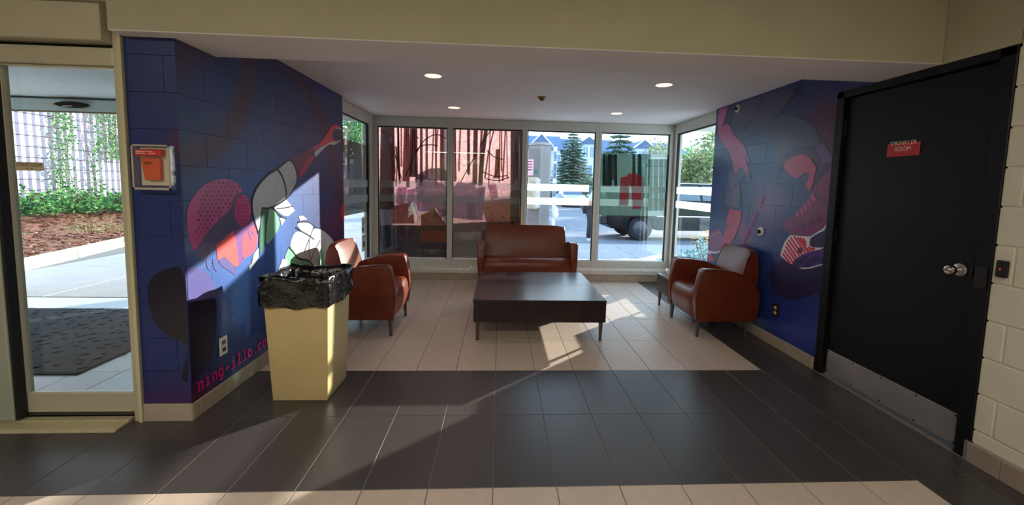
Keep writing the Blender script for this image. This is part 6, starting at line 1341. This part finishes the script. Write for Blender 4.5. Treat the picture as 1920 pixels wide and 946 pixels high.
LP = thing('street_pole', (4.68, 20, -.1), label='slim blue-grey street pole beside the mullion', cat='pole')
MB().cyl((4.68, 20, -.1), (4.72, 20, 6.5), .085, .06, 12).build('shaft', mat('pole_steel', (128, 144, 170), .5, metal=.4), LP)
MB().cyl((4.68, 20, -.1), (4.68, 20, .02), .16, .14, 12).build('base_plate', MATS['pole_steel'], LP)

def wheel(T, x, y, z, r, wdt, axis='y'):
    w_ = MB().lathe([(0, -wdt/2), (r*.9, -wdt/2), (r, -wdt*.38), (r, wdt*.38), (r*.9, wdt/2), (0, wdt/2)], (x, y, z), axis=axis, n=22).build('wheel', mat('tyre', (26, 26, 28), .8), T, smooth=True)
    MB().lathe([(0, -wdt*.54), (r*.58, -wdt*.54), (r*.62, -wdt*.5), (r*.62, wdt*.5), (r*.58, wdt*.54), (0, wdt*.54)], (x, y, z), axis=axis, n=16).build('rim', mat('alloy', (84, 86, 92), .35, metal=.6), w_, smooth=True)
def sedan(x, y, label, rgb, rot=0):
    """front faces -y"""
    T = thing('car', (0, 0, 0), label=label, cat='car', group='parked cars across the street')
    pa = mat('car_paint_%d_%d_%d' % rgb, rgb, .25, spec=.6, coat=.5)
    body = [(-2.2, .28), (-2.25, .55), (-2.1, .72), (-1.2, .88), (-.95, .92), (1.5, .98), (2.15, .92), (2.2, .5), (2.15, .28)]
    B = MB(); n = len(body); vs = []
    for s, inset in ((-.82, .05), (-.88, 0), (.88, 0), (.82, .05)):
        for yy, zz in body: vs.append((s, yy*(1-.02*(inset > 0)), zz-(inset if zz > .8 else 0)))
    fs = [tuple(range(n)), tuple(range(4*n-1, 3*n-1, -1))]
    for k in range(3):
        for i in range(n): fs.append((k*n+i, k*n+(i+1) % n, (k+1)*n+(i+1) % n, (k+1)*n+i))
    B.add(vs, fs); B.build('body', pa, T, bevel=.03, seg=2, smooth=True, angle=.4)
    G = MB(); G.hexa([(-.78, -1.05, .88), (.78, -1.05, .88), (.78, 1.75, .92), (-.78, 1.75, .92)], [(-.58, -.25, 1.42), (.58, -.25, 1.42), (.58, 1.05, 1.43), (-.58, 1.05, 1.43)]); G.build('greenhouse', mat('car_glass', (60, 84, 112), .1, spec=.8), T, bevel=.02)
    MB().box(-.59, .59, -.22, 1.02, 1.42, 1.46).build('roof', pa, T, bevel=.02)
    MB().box(-.6, .6, -2.262, -2.2, .45, .58).build('grille', m_black_plastic, T)
    for s in (-1, 1):
        MB().box(s*.72-.12, s*.72+.12, -2.24, -2.12, .58, .70).build('headlight', mat('headlamp', (226, 232, 238), .1), T, bevel=.02)
        for yy in (-1.4, 1.35): wheel(T, s*.80, yy, .31, .31, .2, 'x')
    T.location = (x, y, -.1); T.rotation_euler = (0, 0, rot)
    return T
sedan(5.55, 31.5, 'pale blue parked car facing the windows beside the spruce', (196, 212, 230))
sedan(7.95, 32.4, 'white parked car behind the person at the mullion', (226, 232, 238), -.25)
# dark pickup truck, rear end to the left
TK = thing('pickup_truck', (5.4, 12.35, -.1), label='black pickup truck parked behind the right rear pane, tail to the left', cat='truck')
m_tk = mat('truck_black_paint', (10, 11, 14), .35, spec=.35); m_chrome = mat('chrome', (200, 204, 210), .12, metal=1.); m_tglass = mat('truck_glass', (90, 108, 122), .1, spec=.8)
b = MB(); b.prism([(3.12, .36), (3.10, 1.02), (5.0, 1.04), (5.0, 1.08), (6.75, 1.08), (6.9, 1.05), (8.3, .98), (8.45, .8), (8.45, .30), (7.95, .26), (7.85, .60), (7.2, .60), (7.08, .22), (4.55, .22), (4.44, .58), (3.78, .58), (3.68, .26), (3.3, .26)], 'y', 11.45, 13.25)
b.build('body', m_tk, TK, bevel=.03, seg=2, smooth=True, angle=.5)
c = MB(); c.hexa([(4.9, 11.5, 1.06), (6.95, 11.5, 1.06), (6.95, 13.2, 1.06), (4.9, 13.2, 1.06)], [(5.05, 11.66, 1.62), (6.2, 11.66, 1.62), (6.2, 13.04, 1.62), (5.05, 13.04, 1.62)]); c.build('cab', m_tk, TK, bevel=.03)
w_ = MB(); w_.hexa([(5.12, 11.50, 1.10), (5.85, 11.50, 1.10), (5.85, 11.55, 1.10), (5.12, 11.55, 1.10)], [(5.2, 11.63, 1.53), (5.82, 11.63, 1.53), (5.82, 11.70, 1.53), (5.2, 11.70, 1.53)]); w_.build('side_window', m_tglass, TK)
w_ = MB(); w_.hexa([(5.92, 11.50, 1.10), (6.65, 11.50, 1.10), (6.65, 11.55, 1.10), (5.92, 11.55, 1.10)], [(5.90, 11.63, 1.53), (6.2, 11.63, 1.53), (6.2, 11.70, 1.53), (5.90, 11.70, 1.53)]); w_.build('side_window', m_tglass, TK)
MB().box(5.05, 6.2, 11.64, 11.70, 1.585, 1.605).build('roof_rail', m_chrome, TK)
MB().box(2.92, 3.14, 11.50, 13.2, .36, .62).build('rear_bumper', mat('dark_bumper', (40, 42, 48), .3, metal=.5), TK, bevel=.03)
MB().box(2.90, 2.93, 11.8, 12.9, .47, .55).build('bumper_step', m_black_plastic, TK)
MB().box(3.07, 3.12, 11.46, 11.62, .66, .96).build('tail_light', mat('red_lens', (150, 24, 28), .2), TK, bevel=.01)
MB().box(3.3, 3.55, 11.8, 12.9, .22, .36).build('hitch', m_black_plastic, TK, bevel=.02)
MB().lathe([(0, 0), (.08, .02), (.10, .09), (.08, .17), (0, .19)], (6.55, 11.38, 1.06), n=12).build('side_mirror', m_chrome, TK, smooth=True)
MB().box(4.55, 7.1, 11.44, 11.47, .62, .65).build('side_trim', m_chrome, TK)
for x in (4.10, 7.52):
    for y in (11.62, 13.08): wheel(TK, x, y, .26, .36, .24)

# ------------------------------------------------------------------ flower bed outside the right side window
g_blue = greens('bluegreen', ((112, 158, 168), (138, 180, 180), (92, 136, 150), (160, 196, 190)), .3)
def flowers(x, y, rx, ry, h, nl, nf, label, cols, name):
    T = shrub(x, y, 0, rx, ry, h, nl, label, 'flower bed plants', cols, .045, name); T['category'] = 'flowers'
    for k in range(nf):
        a = random.uniform(0, 2*PI); r = random.random()**.5*.85; px = x+rx*r*math.cos(a); py = y+ry*r*math.sin(a); pz = h*(1-.5*r*r)+random.uniform(.0, .10)
        R = random.uniform(.020, .034); fm = m_fl[random.randrange(2)]
        mb = MB()
        for q in range(7):
            an = q*2*PI/7; mb.add([(px, py, pz), (px+R*math.cos(an-.4), py+R*math.sin(an-.4), pz+.012), (px+R*1.25*math.cos(an), py+R*1.25*math.sin(an), pz+.006), (px+R*math.cos(an+.4), py+R*math.sin(an+.4), pz+.012)], [(0, 1, 2), (0, 2, 3)])
        mb.lathe([(0, pz+.002), (R*.5, pz+.006), (R*.3, pz+.018), (0, pz+.02)], (px, py, 0), n=7)
        mb.tube([(px, py, pz-.12), (px, py, pz)], .003, 3)
        mb.build('bloom', fm, T, recalc=False)
m_fl = [mat('yellow_bloom', (246, 208, 40), .6, transl=.2), mat('orange_bloom', (244, 164, 72), .6, transl=.2)]
flowers(3.72, 7.0, .34, .36, .62, 700, 26, 'yellow and orange flowers with blue-green foliage outside the right side window', g_blue, 'flowering_plant')
shrub(3.15, 6.75, 0, .42, .36, .34, 800, 'low blue-green foliage plant left of the yellow flowers', 'flower bed plants', g_blue, .05, 'foliage_plant')
shrub(3.9, 6.4, 0, .45, .34, .40, 700, 'blue-green foliage plant in front of the yellow flowers', 'flower bed plants', g_blue, .05, 'foliage_plant')

# ------------------------------------------------------------------ person by the truck (leaning to the right)
PR = thing('person', (2.39, 10.55, 0), label='person in dark jeans, white shirt and white shoes leaning over behind the mullion', cat='person')
def skin(name, joints, edges, m, par, sub=2):
    me = bpy.data.meshes.new(name); me.from_pydata([j[0] for j in joints], edges, [])
    o = bpy.data.objects.new(name, me); COL.objects.link(o); o.parent = par
    md = o.modifiers.new('skin', 'SKIN'); md.use_smooth_shade = True
    for v, j in zip(me.skin_vertices[0].data, joints): v.radius = j[1] if isinstance(j[1], tuple) else (j[1], j[1])
    me.skin_vertices[0].data[0].use_root = True
    s = o.modifiers.new('sub', 'SUBSURF'); s.levels = sub; s.render_levels = sub
    o.data.materials.append(m)
    return o
m_skin = mat('skin_tone', (196, 148, 122), .6)
# body: pelvis, spine, neck, head, arms to wrists, legs to ankles as one surface
J = [((0, 0, .93), (.15, .12)), ((.06, 0, 1.12), (.135, .11)), ((.16, -.02, 1.32), (.15, .105)), ((.24, -.03, 1.43), .065), ((.30, -.05, 1.52), .055), ((.35, -.07, 1.62), (.085, .10)), ((.37, -.08, 1.70), (.075, .085)),
     ((.20, -.19, 1.37), .06), ((.33, -.26, 1.14), .045), ((.50, -.22, .98), .034), ((.20, .17, 1.37), .06), ((.36, .24, 1.16), .045), ((.54, .20, 1.02), .034),
     ((-.02, -.10, .86), .095), ((-.01, -.11, .50), .062), ((-.04, -.11, .10), .042), ((-.02, .10, .86), .095), ((.06, .11, .50), .062), ((.03, .12, .10), .042)]
E = [(0, 1), (1, 2), (2, 3), (3, 4), (4, 5), (5, 6), (2, 7), (7, 8), (8, 9), (2, 10), (10, 11), (11, 12), (0, 13), (13, 14), (14, 15), (0, 16), (16, 17), (17, 18)]
skin('body', J, E, m_skin, PR)
JT = [((0, 0, .95), (.185, .15)), ((-.02, -.10, .86), .115), ((-.01, -.11, .50), .085), ((-.045, -.11, .08), .075), ((-.02, .10, .86), .115), ((.06, .11, .50), .085), ((.03, .12, .08), .075)]
skin('jeans', JT, [(0, 1), (1, 2), (2, 3), (0, 4), (4, 5), (5, 6)], mat('dark_jeans', (32, 36, 52), .8, var=.15, scale=20), PR)
JS = [((.02, 0, .98), (.19, .15)), ((.07, 0, 1.14), (.18, .145)), ((.17, -.02, 1.33), (.175, .13)), ((.235, -.03, 1.42), .075), ((.20, -.19, 1.37), .085), ((.29, -.24, 1.20), .07), ((.20, .17, 1.37), .085), ((.31, .22, 1.22), .07)]
skin('shirt', JS, [(0, 1), (1, 2), (2, 3), (2, 4), (4, 5), (2, 6), (6, 7)], mat('white_shirt', (214, 224, 238), .8), PR)
for sx, sy in ((-.04, -.11), (.03, .12)):
    skin('shoe', [((sx-.05, sy, .05), .045), ((sx+.03, sy, .05), .05), ((sx+.12, sy, .04), .042), ((sx+.18, sy, .035), .03)], [(0, 1), (1, 2), (2, 3)], mat('white_shoe', (232, 234, 236), .6), PR)
skin('hair', [((.345, -.06, 1.66), (.09, .10)), ((.365, -.07, 1.73), (.08, .09))], [(0, 1)], mat('dark_hair', (40, 32, 28), .8), PR)
for side, (wx, wy, wz) in ((-1, (.50, -.22, .98)), (1, (.54, .20, 1.02))):
    jj = [((wx, wy, wz), .03), ((wx+.06, wy, wz-.04), (.042, .022))]; ee = [(0, 1)]
    for q in range(4):
        b0 = len(jj); off = (q-1.5)*.019
        jj += [((wx+.095, wy+off, wz-.062), .0095), ((wx+.13-.006*abs(q-1.3), wy+off, wz-.09), .0085), ((wx+.142-.01*abs(q-1.3), wy+off, wz-.118), .0075)]
        ee += [(1, b0), (b0, b0+1), (b0+1, b0+2)]
    b0 = len(jj); jj += [((wx+.05, wy-side*.042, wz-.05), .010), ((wx+.085, wy-side*.055, wz-.075), .0085)]; ee += [(1, b0), (b0, b0+1)]
    skin('hand', jj, ee, m_skin, PR)
nf = MB(); nf.lathe([(0, 0), (.012, .004), (.010, .018), (0, .024)], (.435, -.09, 1.63), axis='x', n=8); nf.build('nose', m_skin, None, origin=(0, 0, 0)).parent = PR
ef = MB()
for dy in (-.035, .028): ef.lathe([(0, 0), (.009, .003), (0, .006)], (.425, -.085+dy, 1.66), axis='x', n=8)
ef.build('eyes', m_black_plastic, None, origin=(0, 0, 0)).parent = PR
ml = MB().box(.425, .432, -.105, -.06, 1.585, 1.592).build('mouth', mat('lip_tone', (160, 96, 88), .6), None, origin=(0, 0, 0)); ml.parent = PR
